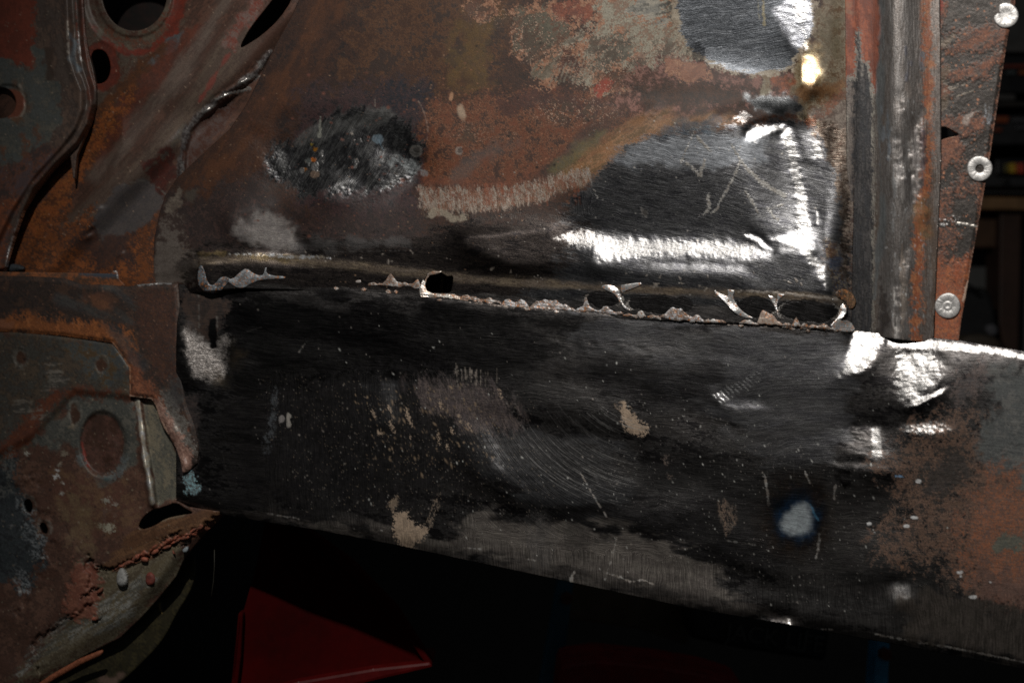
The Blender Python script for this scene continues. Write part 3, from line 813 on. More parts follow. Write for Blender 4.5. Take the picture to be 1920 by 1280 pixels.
# tonal patches of the grinding (polished, burnt, filmed, or sheen painted as paler grey)
for shp, c_, m_, r_, o_ in (
    ([(1080, 590), (1560, 625), (1600, 640), (1600, 760), (1560, 880), (1430, 870), (1330, 760), (1180, 690), (1080, 640)], ((118, 118, 120), (98, 98, 102)), .82, .42, .8),
    ([(400, 560), (900, 570), (1050, 620), (1040, 700), (700, 720), (470, 700), (410, 640)], ((34, 33, 34), (54, 52, 53)), .92, .32, .9),
    ([(1070, 640), (1340, 690), (1350, 760), (1230, 770), (1100, 740)], ((64, 62, 63), (88, 86, 87)), .9, .34, .8),
    ([(430, 730), (700, 720), (740, 930), (640, 960), (440, 950)], ((52, 50, 51), (66, 63, 63)), .75, .42, .85),
    ([(1000, 860), (1300, 900), (1500, 890), (1480, 1060), (1200, 1050), (1040, 980)], ((60, 58, 59), (80, 78, 79)), .85, .38, .8),
    ([(1540, 900), (1700, 900), (1740, 1160), (1920, 1200), (1600, 1180), (1480, 1130), (1500, 1040)], ((80, 77, 76), (98, 95, 93)), .76, .40, .85),
    ([(860, 800), (960, 800), (1160, 830), (1180, 920), (1120, 960), (980, 930), (880, 880)], ((112, 112, 114), (88, 88, 90)), .86, .36, .8),
    ([(560, 980), (1340, 1130), (1400, 1150), (1330, 1060), (1240, 1010), (1090, 985), (880, 960), (840, 1010)], ((128, 120, 114), (150, 142, 134)), .6, .46, .85),
    (Ln([(420, 955), (600, 984), (900, 1044), (1070, 1080), (1300, 1130), (1480, 1160)], [6, 14, 22, 26, 26, 16]), ((104, 98, 94), (84, 78, 74)), .5, .45, .7),
    ([(680, 720), (740, 716), (744, 780), (740, 800), (716, 790), (700, 750)], ((130, 132, 136), (100, 102, 106)), .7, .4, .7)):
    Dd.p(shp, c_, refl=True, op=o_, soft=26, warp=22, crust=False, nsc=30, ang=6, st=3, M=m_, R=r_, S=(1.0 if m_ < .65 else .7))
for k in range(64):                                     # overlapping disc swipes
    x = rng.uniform(380, 1880); f_ = rng.uniform(.06, .92)
    y = st_(x) + (np.interp(x, [330, 740, 1070, 1480, 1920], [938, 1021, 1091, 1171, 1254]) - st_(x)) * f_
    vert = f_ > .72 and x < 1400
    a_ = 86 if vert else rng.normal(4, 9)
    l_ = rng.uniform(30, 60) if vert else rng.uniform(60, 150); w_ = rng.uniform(12, 34)
    v_ = rng.uniform(36, 128) * (.72 if x < 1000 else 1.0)
    Dd.p(E(x, y, l_, w_, a_), ((v_, v_ * .98, v_ * .97), (v_ * .8, v_ * .785, v_ * .78)), refl=True, soft=w_ * .9, warp=10, wsc=18, crust=True,
         op=rng.uniform(.25, .6), M=rng.uniform(.6, .9), R=rng.uniform(.34, .46), S=rng.uniform(.6, 1.0), nsc=12, ang=a_, st=6)
for k in range(90):                                     # stray long scratches
    x = rng.uniform(400, 1800); y = st_(x) + rng.uniform(10, 330)
    a_ = math.radians(rng.normal(6, 14) if y - st_(x) < 230 else rng.normal(86, 6)); l_ = rng.uniform(14, 60)
    Dd.line([(x, y), (x + l_ * math.cos(a_), y + l_ * math.sin(a_) * .9)], [.6, 1.3], ((130, 126, 122),), op=rng.uniform(.1, .4), M=.6, R=.32, refl=True, warp=.3)
# near-black film with flecks across the middle left
Dd.p([(500, 740), (660, 700), (860, 700), (980, 740), (940, 800), (900, 900), (760, 960), (560, 950)], ((30, 29, 30), (46, 44, 45)), refl=True, soft=26, warp=30, crust=True,
     op=.8, M=.4, R=.4)
Dd.p([(770, 715), (900, 710), (960, 760), (980, 800), (920, 812), (860, 790), (790, 760)], ((68, 61, 61), (44, 39, 39), (84, 74, 71)), soft=30, warp=18, crust=True, M=.2, R=.55, nsc=10, ang=70, st=3, op=.85)
for n_, col, shp, r_, st_2 in (
    (330, (112, 96, 78), [(660, 740), (880, 720), (960, 800), (900, 900), (700, 880)], (.8, 2.6), 3.0),
    (500, (96, 92, 88), [(480, 690), (1000, 720), (1040, 1000), (560, 960)], (.7, 1.6), 1.8),
    (260, (112, 110, 106), [(1150, 740), (1460, 760), (1640, 900), (1600, 1150), (1240, 1060), (1130, 900)], (.7, 1.8), 1.6),
    (800, (110, 106, 102), [(1150, 740), (1460, 760), (1640, 900), (1600, 1150), (1240, 1080), (1130, 900)], (.6, 1.2), 1.5),
    (1200, (100, 90, 78), [(480, 700), (1000, 730), (1060, 980), (560, 950)], (.6, 1.2), 2.0),
    (420, (120, 114, 108), [(360, 560), (2000, 720), (2000, 1240), (400, 940)], (.7, 2.0), 1.5),
    (260, (176, 172, 166), [(600, 600), (1800, 700), (1800, 1180), (700, 1000)], (.9, 2.0), 2.2),
    (160, (116, 84, 64), [(1680, 860), (1920, 780), (1920, 1130), (1660, 1080)], (1.2, 4), 1.6)):
    Dd.dots(shp, n_, col, r_, st=st_2, ang=68, R=.5, H=.15)
# beige filler smears
BG = ((132, 115, 98), (110, 96, 82))
Dd.p([(739, 961), (748, 957), (762, 960), (768, 972), (786, 986), (800, 986), (801, 1000), (792, 1012), (778, 1018), (776, 1031), (752, 1026), (742, 1008), (737, 990)],
     BG, soft=2.5, warp=6, wsc=14, crust=True, M=0, R=.7, H=1.6, nsc=14)
Dd.p([(802, 984), (812, 950), (822, 930), (826, 940), (812, 966), (806, 990)], BG, soft=5, warp=6, wsc=12, crust=True, M=0, R=.7, op=.6, brk=.7, bs=12, ang=110, st=3)
Dd.p([(728, 950), (742, 930), (748, 930), (746, 944), (736, 960)], BG, soft=4, warp=5, crust=True, M=0, op=.7)
Dd.p([(1163, 757), (1172, 754), (1180, 768), (1200, 790), (1215, 800), (1214, 812), (1196, 817), (1176, 808), (1166, 788)], BG, soft=5, warp=6, wsc=14, crust=True, M=0, R=.7, H=1.4)
Dd.p([(1147, 755), (1154, 752), (1160, 770), (1152, 766)], BG, soft=4, warp=4, M=0, op=.7)
for (x, y, a_, b_) in ((766, 782, 16, 34), (700, 776, 10, 14), (735, 800, 12, 20), (826, 758, 8, 20), (862, 785, 8, 18), (880, 800, 8, 14), (730, 765, 6, 12), (938, 738, 6, 16), (822, 822, 6, 20), (838, 836, 6, 16), (848, 808, 7, 10), (712, 812, 14, 7), (770, 820, 5, 6)):
    Dd.line([(x - a_ * .3, y - b_ / 2), (x, y), (x + a_ * .4, y + b_ / 2)], [1.5, a_ * .5, 1.5], BG, warp=3, wsc=7, crust=True, M=0, R=.7, H=.4)
Dd.p([(1350, 940), (1384, 940), (1390, 985), (1366, 1000)], ((110, 92, 78), (80, 70, 62)), soft=10, warp=9, brk=.6, bs=9, ang=80, st=3, M=.1, op=.8)
Dd.p(Ln([(1250, 860), (1252, 890)], [12, 8]), ((96, 84, 76),), soft=7, brk=.6, bs=8, op=.7, M=.1)
# left: crusty remains next to the bracket, matt blasted patch
Dd.p([(332, 540), (430, 560), (420, 600), (400, 640), (350, 640)], ((56, 44, 38), (40, 34, 32)), soft=12, warp=10, crust=True, M=.1, R=.55)
Dd.p([(345, 618), (362, 622), (384, 640), (398, 645), (420, 626), (440, 640), (424, 652), (424, 690), (416, 706), (392, 712), (362, 706), (352, 680), (344, 650)],
     ((140, 134, 130), (96, 91, 88), (168, 162, 158)), soft=14, warp=7, crust=True, M=.5, R=.42, G=.9, Pt=1.0, nsc=12, gain=.66)
Dd.p([(394, 600), (404, 596), (408, 625), (406, 650), (396, 652), (390, 630)], ((16, 16, 17),), refl=True, soft=3, warp=2, M=.5)
Dd.p([(388, 700), (430, 730), (440, 690), (460, 660), (430, 640), (430, 700)], ((44, 38, 28), (58, 48, 34)), soft=26, warp=10, op=.5, M=.3)
Dd.line([(372, 545), (373, 590), (374, 640)], 1.6, ((80, 76, 72),), op=.7); Dd.line([(406, 585), (408, 625), (414, 640)], 1.6, ((90, 86, 82),), op=.7)
Dd.p([(340, 740), (372, 742), (372, 860), (352, 900), (340, 900)], ((64, 56, 54), (46, 42, 42)), soft=12, warp=8, M=.3, crust=True)
Dd.p([(350, 882), (362, 882), (372, 900), (372, 915), (360, 925), (346, 925), (344, 905)], ((120, 150, 156), (90, 110, 116), (70, 66, 64)), soft=3, warp=7, crust=True, M=.1, nsc=8, gain=.4)
Dd.p(Ln([(514, 730), (508, 790), (500, 840)], [4, 10, 6]), ((80, 84, 88), (60, 62, 64)), soft=8, warp=8, crust=True, M=.3, op=.7)
Dd.p(E(527, 786, 4, 6), ((110, 106, 104),), soft=2, M=.2); Dd.p(E(543, 789, 2, 7), ((130, 126, 120),), soft=2, M=.2)
# vertical scratches
for k in range(18):
    x = 852 + rng.uniform(0, 76) + (k > 8) * 4; y = 680 + rng.uniform(0, 14) + (x - 852) * .12
    Dd.line([(x, y), (x + rng.uniform(-1, 1), y + rng.uniform(14, 34))], 1.3, ((120, 112, 104),), op=rng.uniform(.4, 1), M=.4, R=.35)
for k in range(44):                                     # swirls through the ground disc marks
    r0 = rng.uniform(150, 330); a0 = rng.uniform(1.75, 2.2); a1 = a0 + rng.uniform(.15, .5)
    P_ = [(1240 + r0 * math.cos(a) * 1.05, 640 + r0 * math.sin(a)) for a in np.linspace(a0, a1, 7)]
    Dd.line(P_, rng.uniform(.7, 1.3), ((150, 148, 146),), op=rng.uniform(.15, .5), M=.7, R=.3, warp=.5)
for P_, w_, o_ in (([(1088, 886), (1110, 925), (1140, 972)], [1, 2.5, 1], .8), ([(1156, 1008), (1148, 1046), (1134, 1086)], [2.5, 1.5, 1], .7), ([(1143, 1076), (1164, 1082), (1180, 1090), (1206, 1086), (1230, 1097)], [1, 3, 2.4, 2.6, 1], 1),
                   ([(1078, 1068), (1070, 1088)], [2, 7], .8), ([(1434, 890), (1438, 915), (1442, 945)], [3, 4, 5], .8), ([(1510, 884), (1518, 905)], [3, 1.4], .8), ([(1536, 1002), (1534, 1030), (1530, 1046)], [5, 5, 2], .8),
                   ([(1566, 910), (1564, 936)], [4, 3], .6), ([(700, 993), (716, 995)], [1, 2.4], .8), ([(1540, 1178), (1562, 1180)], [1.5, 1], .5), ([(500, 962), (560, 972)], [1, 2], .6), ([(870, 1026), (900, 1029)], [1, 3], .7), ([(990, 1048), (1004, 1050)], [1, 3.4], .8),
                   ([(1360, 1012), (1420, 1022)], [1, 1], .3), ([(1640, 1188), (1700, 1200), (1780, 1213), (1860, 1228), (1930, 1243)], [2, 3, 3, 3.4, 3], .7), ([(575, 640), (560, 660)], [1, 1.4], .5)):
    Dd.line(P_, w_, ((176, 172, 168), (140, 132, 124)), op=o_, M=.5, R=.3, H=.6)
for k in range(44):                                     # bright burr where the seam was cut off
    x = rng.uniform(840, 1590); l_ = rng.uniform(6, 26)
    Dd.line([(x, st_(x) + 2), (x + l_, st_(x + l_) + 2)], [1, rng.uniform(2.5, 5)], ((150, 140, 132), (112, 100, 92)), M=.4, R=.36, warp=2, wsc=8, op=.8, H=.5)
# zip mark of overlapping disc cuts
for k in range(13):
    t = k / 12; x = 1338 + t * 82; y = 742 - t * 44
    Dd.line([(x, y), (x + 14, y + 15 - 4 * t)], [2.4, 1.4], ((200, 200, 200),), op=1 - .6 * t, M=.9, R=.25, refl=True, H=.9)
# heat mark of a plug weld
Dd.p(E(1492, 968, 66, 70), ((70, 54, 40), (52, 44, 38)), refl=True, soft=60, warp=6, op=.8, M=.85, R=.36)
Dd.p(E(1494, 968, 50, 52), ((38, 46, 58), (46, 52, 60)), refl=True, soft=30, warp=6, M=.85, R=.4, nsc=30)
Dd.p(E(1496, 972, 38, 40), ((30, 62, 96), (36, 56, 80)), refl=True, soft=18, warp=6, op=.75, M=.6, R=.42)
Dd.p([(1463, 980), (1478, 960), (1490, 948), (1512, 944), (1520, 956), (1526, 972), (1522, 994), (1504, 1005), (1484, 1004), (1468, 994)], ((126, 134, 138), (112, 118, 122)), soft=18, warp=4, M=.15, R=.5, gain=.56, H=.8)
Dd.line([(1520, 946), (1528, 964), (1536, 976)], [2, 4, 1.5], ((60, 96, 120),), op=.8)
Dd.p(E(1586, 896, 16, 16), ((30, 28, 28),), refl=True, soft=12, M=.8); 
Dd.p(E(1687, 1110, 16, 14), ((150, 148, 146), (120, 118, 118)), refl=True, soft=10, M=.7, R=.36)
# rust on the right end
Dd.p([(1650, 870), (1720, 800), (1800, 770), (1850, 800), (1900, 780), (2080, 760), (2080, 1180), (1920, 1150), (1840, 1130), (1780, 1100), (1760, 1060), (1660, 1050), (1640, 1000), (1690, 960)],
     ((88, 68, 56), (68, 52, 44), (108, 84, 70), (52, 45, 41)), soft=22, warp=34, wsc=50, crust=True, nsc=24, M=.1, R=.6, gain=.56, brk=.86, bs=22, G=.35)
Dd.p([(1845, 700), (1960, 680), (2080, 700), (2080, 900), (1920, 880), (1850, 880), (1830, 820), (1870, 760)], ((74, 76, 75), (62, 64, 65), (84, 84, 82)), soft=26, warp=14, M=.25, R=.5, nsc=60, gain=.5)
Dd.p([(1800, 700), (1840, 680), (1850, 720), (1800, 760), (1780, 740)], ((96, 84, 80), (74, 70, 70)), soft=16, warp=16, crust=True, op=.7, M=.3, gain=.5)
Dd.p([(1860, 890), (2080, 880), (2080, 1120), (1900, 1120), (1820, 1080), (1800, 1020), (1820, 950)], ((118, 74, 52), (96, 74, 64), (84, 66, 58), (140, 84, 50), (88, 66, 58)), soft=60, warp=34, wsc=40, crust=True, nsc=26, M=0, R=.65, gain=.58)
Dd.p([(1830, 1060), (1900, 1080), (2080, 1090), (2080, 1170), (1900, 1150), (1830, 1120)], ((88, 66, 58), (76, 58, 52)), soft=30, warp=20, crust=True, op=.8, gain=.5)
Dd.p([(1862, 1018), (1880, 1004), (1910, 998), (1930, 1004), (1920, 1024), (1890, 1034), (1866, 1034)], ((70, 72, 66), (84, 82, 72)), soft=8, warp=10, crust=True, M=.1, gain=.5)
Dd.p([(1910, 890), (1940, 880), (1940, 930), (1915, 920)], ((66, 74, 72),), soft=12, warp=8, op=.8, gain=.5)
Dd.p([(1740, 870), (1800, 840), (1830, 870), (1780, 930), (1745, 930), (1720, 910)], ((48, 46, 44), (60, 56, 54)), soft=10, warp=20, crust=True, M=.5, R=.5, op=.85, gain=.5)
Dd.p([(1760, 1100), (1840, 1130), (1960, 1160), (2080, 1180), (2080, 1280), (1920, 1240), (1700, 1200), (1690, 1130)], ((84, 78, 72), (100, 92, 86)), refl=True, soft=30, warp=16, M=.62, R=.44, S=.8)
for (x, y) in ((1712, 970), (1722, 902), (1800, 1072), (1802, 1080), (1640, 998), (1700, 986), (1630, 982), (1856, 1090), (1826, 1118)):
    Dd.p(E(x, y, rng.uniform(2, 4.5), rng.uniform(1.5, 3)), ((180, 176, 172),), soft=1.6, M=.4)
Dd.line([(1680, 892), (1696, 894)], [3, 1.5], ((110, 140, 170),), M=.3)
# places leaning towards the lamp
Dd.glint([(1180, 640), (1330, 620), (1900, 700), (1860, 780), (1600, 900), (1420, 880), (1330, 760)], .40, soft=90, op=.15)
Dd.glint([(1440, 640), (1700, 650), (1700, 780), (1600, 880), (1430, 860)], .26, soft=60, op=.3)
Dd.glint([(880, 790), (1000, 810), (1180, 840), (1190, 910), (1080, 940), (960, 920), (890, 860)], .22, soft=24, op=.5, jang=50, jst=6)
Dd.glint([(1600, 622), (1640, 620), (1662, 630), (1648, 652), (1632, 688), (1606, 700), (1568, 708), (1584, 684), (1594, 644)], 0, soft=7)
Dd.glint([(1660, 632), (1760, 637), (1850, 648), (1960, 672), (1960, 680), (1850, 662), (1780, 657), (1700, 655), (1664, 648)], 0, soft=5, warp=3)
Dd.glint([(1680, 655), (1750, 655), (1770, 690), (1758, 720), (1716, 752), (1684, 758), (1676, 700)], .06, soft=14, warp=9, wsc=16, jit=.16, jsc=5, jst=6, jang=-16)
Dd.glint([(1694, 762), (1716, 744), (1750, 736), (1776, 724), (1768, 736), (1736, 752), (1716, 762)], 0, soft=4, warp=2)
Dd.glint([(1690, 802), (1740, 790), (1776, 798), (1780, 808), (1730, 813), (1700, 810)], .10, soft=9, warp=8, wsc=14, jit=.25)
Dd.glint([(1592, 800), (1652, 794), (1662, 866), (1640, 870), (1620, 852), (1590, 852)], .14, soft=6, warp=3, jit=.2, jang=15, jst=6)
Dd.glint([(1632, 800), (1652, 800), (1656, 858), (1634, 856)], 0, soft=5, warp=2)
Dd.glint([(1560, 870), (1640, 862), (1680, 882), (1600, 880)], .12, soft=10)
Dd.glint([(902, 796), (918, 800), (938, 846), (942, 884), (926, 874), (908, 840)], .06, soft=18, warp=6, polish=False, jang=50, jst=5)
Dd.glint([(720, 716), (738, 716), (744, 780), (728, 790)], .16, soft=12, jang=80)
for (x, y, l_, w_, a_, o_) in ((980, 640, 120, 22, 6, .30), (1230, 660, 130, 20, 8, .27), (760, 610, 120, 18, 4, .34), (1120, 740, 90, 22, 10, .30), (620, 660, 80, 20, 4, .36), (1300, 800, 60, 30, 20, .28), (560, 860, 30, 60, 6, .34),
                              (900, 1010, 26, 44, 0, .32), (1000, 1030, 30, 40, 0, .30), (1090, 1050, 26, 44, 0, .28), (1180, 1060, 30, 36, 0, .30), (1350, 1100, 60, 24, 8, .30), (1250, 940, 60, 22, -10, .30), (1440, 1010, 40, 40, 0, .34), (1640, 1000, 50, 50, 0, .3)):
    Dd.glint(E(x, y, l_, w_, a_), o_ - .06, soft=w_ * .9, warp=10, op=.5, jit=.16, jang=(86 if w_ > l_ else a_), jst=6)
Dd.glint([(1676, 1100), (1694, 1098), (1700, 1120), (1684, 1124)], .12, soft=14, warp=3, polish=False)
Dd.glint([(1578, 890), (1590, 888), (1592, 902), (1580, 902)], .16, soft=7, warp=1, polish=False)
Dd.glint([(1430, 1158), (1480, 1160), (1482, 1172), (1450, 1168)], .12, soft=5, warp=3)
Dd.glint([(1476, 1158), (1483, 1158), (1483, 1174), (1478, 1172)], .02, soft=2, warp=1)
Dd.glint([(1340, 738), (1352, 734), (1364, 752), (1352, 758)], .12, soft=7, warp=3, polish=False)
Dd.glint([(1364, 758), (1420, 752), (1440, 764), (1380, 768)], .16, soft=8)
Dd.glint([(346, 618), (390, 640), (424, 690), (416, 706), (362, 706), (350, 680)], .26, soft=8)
Dd.solve(60, 3e-4)
X, Y = Dd.X, Dd.Y
Dd.rough_h(.2, 16, 3, ang=0, st=5, T=ROUGHT, sh=[(1380, 620), (1900, 650), (1850, 860), (1400, 880)])
Dd.rough_h(.08, 9, 3, T=ROUGHT)
Dd.rough_h(.8, 6, 8, sh=[(344, 615), (440, 630), (426, 712), (350, 712)], T=ROUGHT)
Dd.rough_h(.5, 10, 9, T=ROUGHT, sh=[(1700, 860), (2080, 800), (2080, 1160), (1780, 1120)])
Dd.build(body)
# ---------------------------------------------------------------- ragged weld remnants and cut webs in the seam
def grid_at(S_, x, y):
    i = np.clip(((x - S_.x0) / S_.step).astype(int), 0, S_.X.shape[1] - 1); j = np.clip(((y - S_.y0) / S_.step).astype(int), 0, S_.X.shape[0] - 1)
    return S_.H[j, i] + S_.depth
def under(x, y):
    """what lies below a remnant: inner panel above the sill edge, sill below it"""
    a = np.zeros(x.shape); n = 0
    for dy in (-6, 0, 6):
        a = a + np.maximum(grid_at(A, x, y + dy), np.where(y + dy > st_(x) - 1, grid_at(Dd, x, np.maximum(y + dy, st_(x) + 2)), -99)); n += 1
    return np.maximum(a / n, np.maximum(grid_at(A, x, y), np.where(y > st_(x) - 1, grid_at(Dd, x, y), -99)))
def scrap(P, dome=2.0, depth=6, cols=((150, 148, 146), (120, 112, 106), (96, 80, 70)), M=.3, R=.38, tilt=None, n=1, name='weld_remnant', amp=1.0):
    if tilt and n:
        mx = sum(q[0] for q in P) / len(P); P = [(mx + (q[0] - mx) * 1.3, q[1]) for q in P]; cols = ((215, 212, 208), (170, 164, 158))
    M = M * (.6 if not tilt else .9); dome = min(dome, 2.2)
    s_ = Sheet(name, chaikin(P, n), step=1.3, depth=0, gain=.4, thick=5, base=cols, metal=M, rough=R, grain=.3, scratch=.15, pit=.5)
    d = np.clip(sdist(s_.outline, s_.X, s_.Y), 0, 9) / 9
    s_.H += dome * np.sqrt(np.clip(d, 0, 1)) + under(s_.X, s_.Y) + .9
    s_.rough_h(amp, 14, len(P), T=ROUGHT)
    s_.p(None, ((150, 96, 52), (120, 84, 60)), brk=.18, bs=10, refl=False, M=.2)
    if tilt:
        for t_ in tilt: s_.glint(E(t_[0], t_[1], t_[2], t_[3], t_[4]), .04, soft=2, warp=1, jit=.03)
        s_.solve(30, 3e-3)
    return s_.build(body)
G_ = ((150, 150, 152), (118, 114, 112), (100, 88, 80))
def crest(x0, x1, peaks, base_y, seed):
    """low torn crest standing on the sill edge between x0 and x1"""
    r_ = random.Random(seed); top = []; n_ = max(8, int((x1 - x0) / 3.0)); j_ = 0.0
    for i in range(n_ + 1):
        x = x0 + (x1 - x0) * i / n_
        j_ = .6 * j_ + r_.uniform(-2.0, 2.0); h = 3.2 + j_
        for (px_, ph_, pw_) in peaks: h += ph_ * math.exp(-((x - px_) / pw_) ** 2)
        e = min(1, min(i, n_ - i) / 1.5)
        top.append((x, base_y(x) - h * e))
    bot = [(x, base_y(x) + 2 + r_.uniform(-2, 3)) for x in np.linspace(x1, x0, max(6, n_ // 2))]
    return top + bot
scrap([(372, 500), (378, 496), (384, 508), (386, 520), (394, 536), (404, 532), (412, 520), (425, 518), (432, 524), (424, 534), (412, 548), (396, 551), (380, 546), (370, 530)],
      cols=((120, 128, 134), (86, 90, 94), (60, 58, 58)), M=.5, depth=4)
scrap([(420, 520), (436, 524), (450, 510), (462, 502), (474, 512), (484, 516), (494, 516), (497, 502), (500, 500), (499, 512), (512, 517), (536, 518), (534, 523), (505, 523), (484, 526),
       (470, 532), (458, 540), (446, 540), (436, 534), (430, 530)], cols=((130, 134, 138), (92, 94, 96)), depth=3)
scrap(crest(690, 790, [(733, 18, 8), (760, 3, 10), (783, 8, 6)], lambda x: 532 + (x - 690) * .05, 3), depth=4)
scrap([(786, 541), (790, 528), (799, 514), (812, 508), (830, 509), (822, 513), (806, 516), (800, 524), (797, 536), (801, 545), (812, 550), (850, 551), (866, 558), (866, 562), (830, 558), (790, 558), (787, 552)],
      depth=6, tilt=[(792, 530, 4, 14, 10), (800, 555, 12, 3, 0)], cols=((170, 164, 158), (140, 124, 112)), M=.7, n=0)
scrap([(666, 526), (676, 524), (678, 530), (668, 531)]); scrap([(722, 546), (728, 541), (736, 550), (726, 551)])
scrap(crest(862, 940, [(916, 6, 5), (880, 2, 8)], lambda x: st_(x) - 4, 5), dome=3)
scrap(crest(940, 992, [(953, 10, 7), (978, 8, 10)], lambda x: st_(x) - 1, 6), cols=G_)
scrap(crest(992, 1080, [(1006, 10, 8), (1022, 16, 10), (1040, 14, 10), (1062, 7, 10)], lambda x: st_(x) + 1, 7), cols=G_, amp=2)
scrap(crest(1080, 1122, [(1099, 18, 4), (1100, 6, 12)], lambda x: st_(x), 8), cols=G_)
scrap(crest(1122, 1170, [(1136, 9, 8)], lambda x: st_(x) - 1, 9), cols=G_)
scrap(crest(1192, 1212, [(1201, 7, 6)], lambda x: st_(x), 10))
scrap(crest(1236, 1322, [(1258, 14, 9), (1275, 17, 12), (1308, 10, 8)], lambda x: st_(x) - 1, 11), cols=G_, amp=2)
scrap([(1136, 536), (1144, 533), (1158, 536), (1176, 532), (1192, 529), (1196, 533), (1184, 540), (1170, 546), (1165, 552), (1167, 566), (1171, 574), (1182, 584), (1170, 580), (1163, 568),
       (1158, 554), (1150, 548), (1138, 541)], depth=10, cols=((180, 180, 180), (150, 150, 150)), M=.85, tilt=[(1152, 540, 9, 6, 10), (1164, 562, 4, 14, -15)])
scrap([(1345, 546), (1354, 541), (1372, 543), (1378, 545), (1374, 556), (1380, 572), (1392, 588), (1408, 598), (1388, 595), (1374, 584), (1362, 566)], depth=10,
      cols=((180, 178, 176), (140, 132, 124)), M=.8, tilt=[(1356, 556, 7, 16, -25), (1370, 575, 6, 12, -25)])
scrap([(1438, 547), (1448, 547), (1456, 550), (1470, 552), (1462, 558), (1457, 566), (1457, 580), (1463, 602), (1457, 592), (1452, 572), (1446, 558)], depth=10,
      cols=((190, 188, 186), (150, 146, 142)), M=.85, tilt=[(1445, 553, 6, 5, 0), (1454, 572, 4, 18, -5)])
scrap(crest(1420, 1468, [(1432, 20, 10), (1448, 12, 9)], lambda x: st_(x) - 2, 14), cols=((130, 112, 102), (150, 138, 128)), M=.3)
scrap(crest(1484, 1502, [(1493, 13, 5)], lambda x: st_(x) - 1, 15)); scrap(crest(1515, 1560, [(1524, 4, 6), (1545, 8, 8)], lambda x: st_(x), 16))
scrap([(1562, 560), (1572, 562), (1582, 570), (1586, 580), (1583, 592), (1574, 602), (1590, 600), (1600, 622), (1576, 622), (1560, 612), (1566, 604), (1574, 592), (1577, 580), (1572, 570)],
      depth=11, cols=((190, 188, 186), (140, 136, 132)), M=.85, tilt=[(1578, 572, 6, 9, -30), (1580, 588, 5, 10, 20)])
scrap([(1566, 546), (1584, 540), (1602, 552), (1606, 572), (1594, 582), (1590, 572), (1580, 562), (1568, 556)], depth=2, cols=((90, 70, 50), (60, 50, 44)), M=.3, R=.5)
for (a_, b_, k_) in ((1168, 1194, 31), (1210, 1240, 32), (1320, 1362, 33), (1386, 1424, 34), (1466, 1486, 35), (1500, 1520, 36), (1556, 1574, 37)):
    scrap(crest(a_, b_, [((a_ + b_) / 2, 1.5, 8)], lambda x: st_(x) + 1, k_), dome=1.4)
for i in range(16):
    x = rng.uniform(600, 1590); y = st_(x) + rng.uniform(-3, 8)
    scrap([(x, y), (x + rng.uniform(3, 9), y - rng.uniform(1, 5)), (x + rng.uniform(8, 14), y + 1), (x + 5, y + rng.uniform(2, 5))], dome=1.2, depth=20, n=0)

# ---------------------------------------------------------------- door pillar: groove, round strip
Bp = Sheet('door_pillar', [(1584, -90), (1762, -90), (1765, 300), (1750, 642), (1700, 638), (1640, 630), (1586, 626), (1588, 400)], step=1.8, depth=-8, gain=.57, thick=8,
           base=((96, 86, 80), (80, 70, 66), (112, 102, 96)), metal=.5, rough=.36, grain=.2, scratch=.4, pit=.3, brush=89)
X, Y = Bp.X, Bp.Y
gx0 = xpath([(1606, -90), (1606, 200), (1600, 420), (1594, 690)])(Y)
Bp.H += -3 * sstep(X - gx0, -8, 6)
Bp.H += 16 * sstep(X, 1634, 1680) + 0
Bp.H += -11 * sstep(X, 1682, 1746)
Bp.rough_h(1.4, 40, 4, ang=90, st=6, T=CLOUD); Bp.rough_h(1.0, 16, 5, ang=90, st=7, T=ROUGHT)
Bp.p(None, ((100, 94, 90), (88, 80, 76), (112, 106, 102), (92, 80, 72)), soft=1, warp=0, nsc=40, ang=90, st=9)
Bp.p(Ln([(1688, -90), (1688, 690)], 70), ((150, 146, 144), (128, 122, 118), (166, 162, 160)), refl=True, soft=30, warp=8, M=.72, R=.34, op=.7, nsc=20, ang=90, st=8)
Bp.p([(1580, -90), (1650, -90), (1648, 60), (1644, 170), (1636, 182), (1630, 160), (1584, 190)], ((138, 74, 48), (120, 62, 42), (104, 54, 38)), soft=6, warp=5, nsc=40, ang=90, st=3, M=0, R=.5, gain=.55)
Bp.p(Ln([(1642, -90), (1640, 60), (1638, 160)], [22, 20, 10]), ((84, 44, 32), (96, 52, 38)), soft=10, warp=4, op=.8, gain=.55)
Bp.p(E(1592, 12, 8, 7), ((130, 92, 68),), soft=6, op=.6); Bp.p(E(1594, 22, 7, 4), ((126, 96, 76),), soft=5, op=.6)
HALO = [(1604, 60), (1608, 54), (1614, 60), (1615, 90), (1617, 112), (1622, 116), (1628, 116), (1631, 130), (1637, 160), (1641, 200), (1640, 690), (1584, 690), (1586, 150), (1592, 142), (1602, 142), (1604, 100)]
Bp.p(HALO, ((132, 128, 120), (110, 104, 98)), soft=3, warp=4, wsc=10, seed=31, crust=True)
Bp.p([(1606, 64), (1609, 59), (1611, 64), (1612, 92), (1614, 115), (1617, 140), (1620, 120), (1625, 120), (1628, 135), (1633, 165), (1636, 200), (1636, 690), (1590, 690), (1592, 300), (1590, 150), (1600, 150), (1607, 150), (1607, 100)],
     ((50, 50, 52), (38, 37, 38), (64, 62, 62)), soft=4, warp=4, wsc=10, seed=31, crust=True, M=.5, R=.45, nsc=20, ang=90, st=5)
Bp.p([(1588, 150), (1600, 150), (1598, 400), (1590, 520), (1584, 400)], ((104, 96, 90), (84, 76, 72)), soft=6, warp=8, crust=True, op=.8)
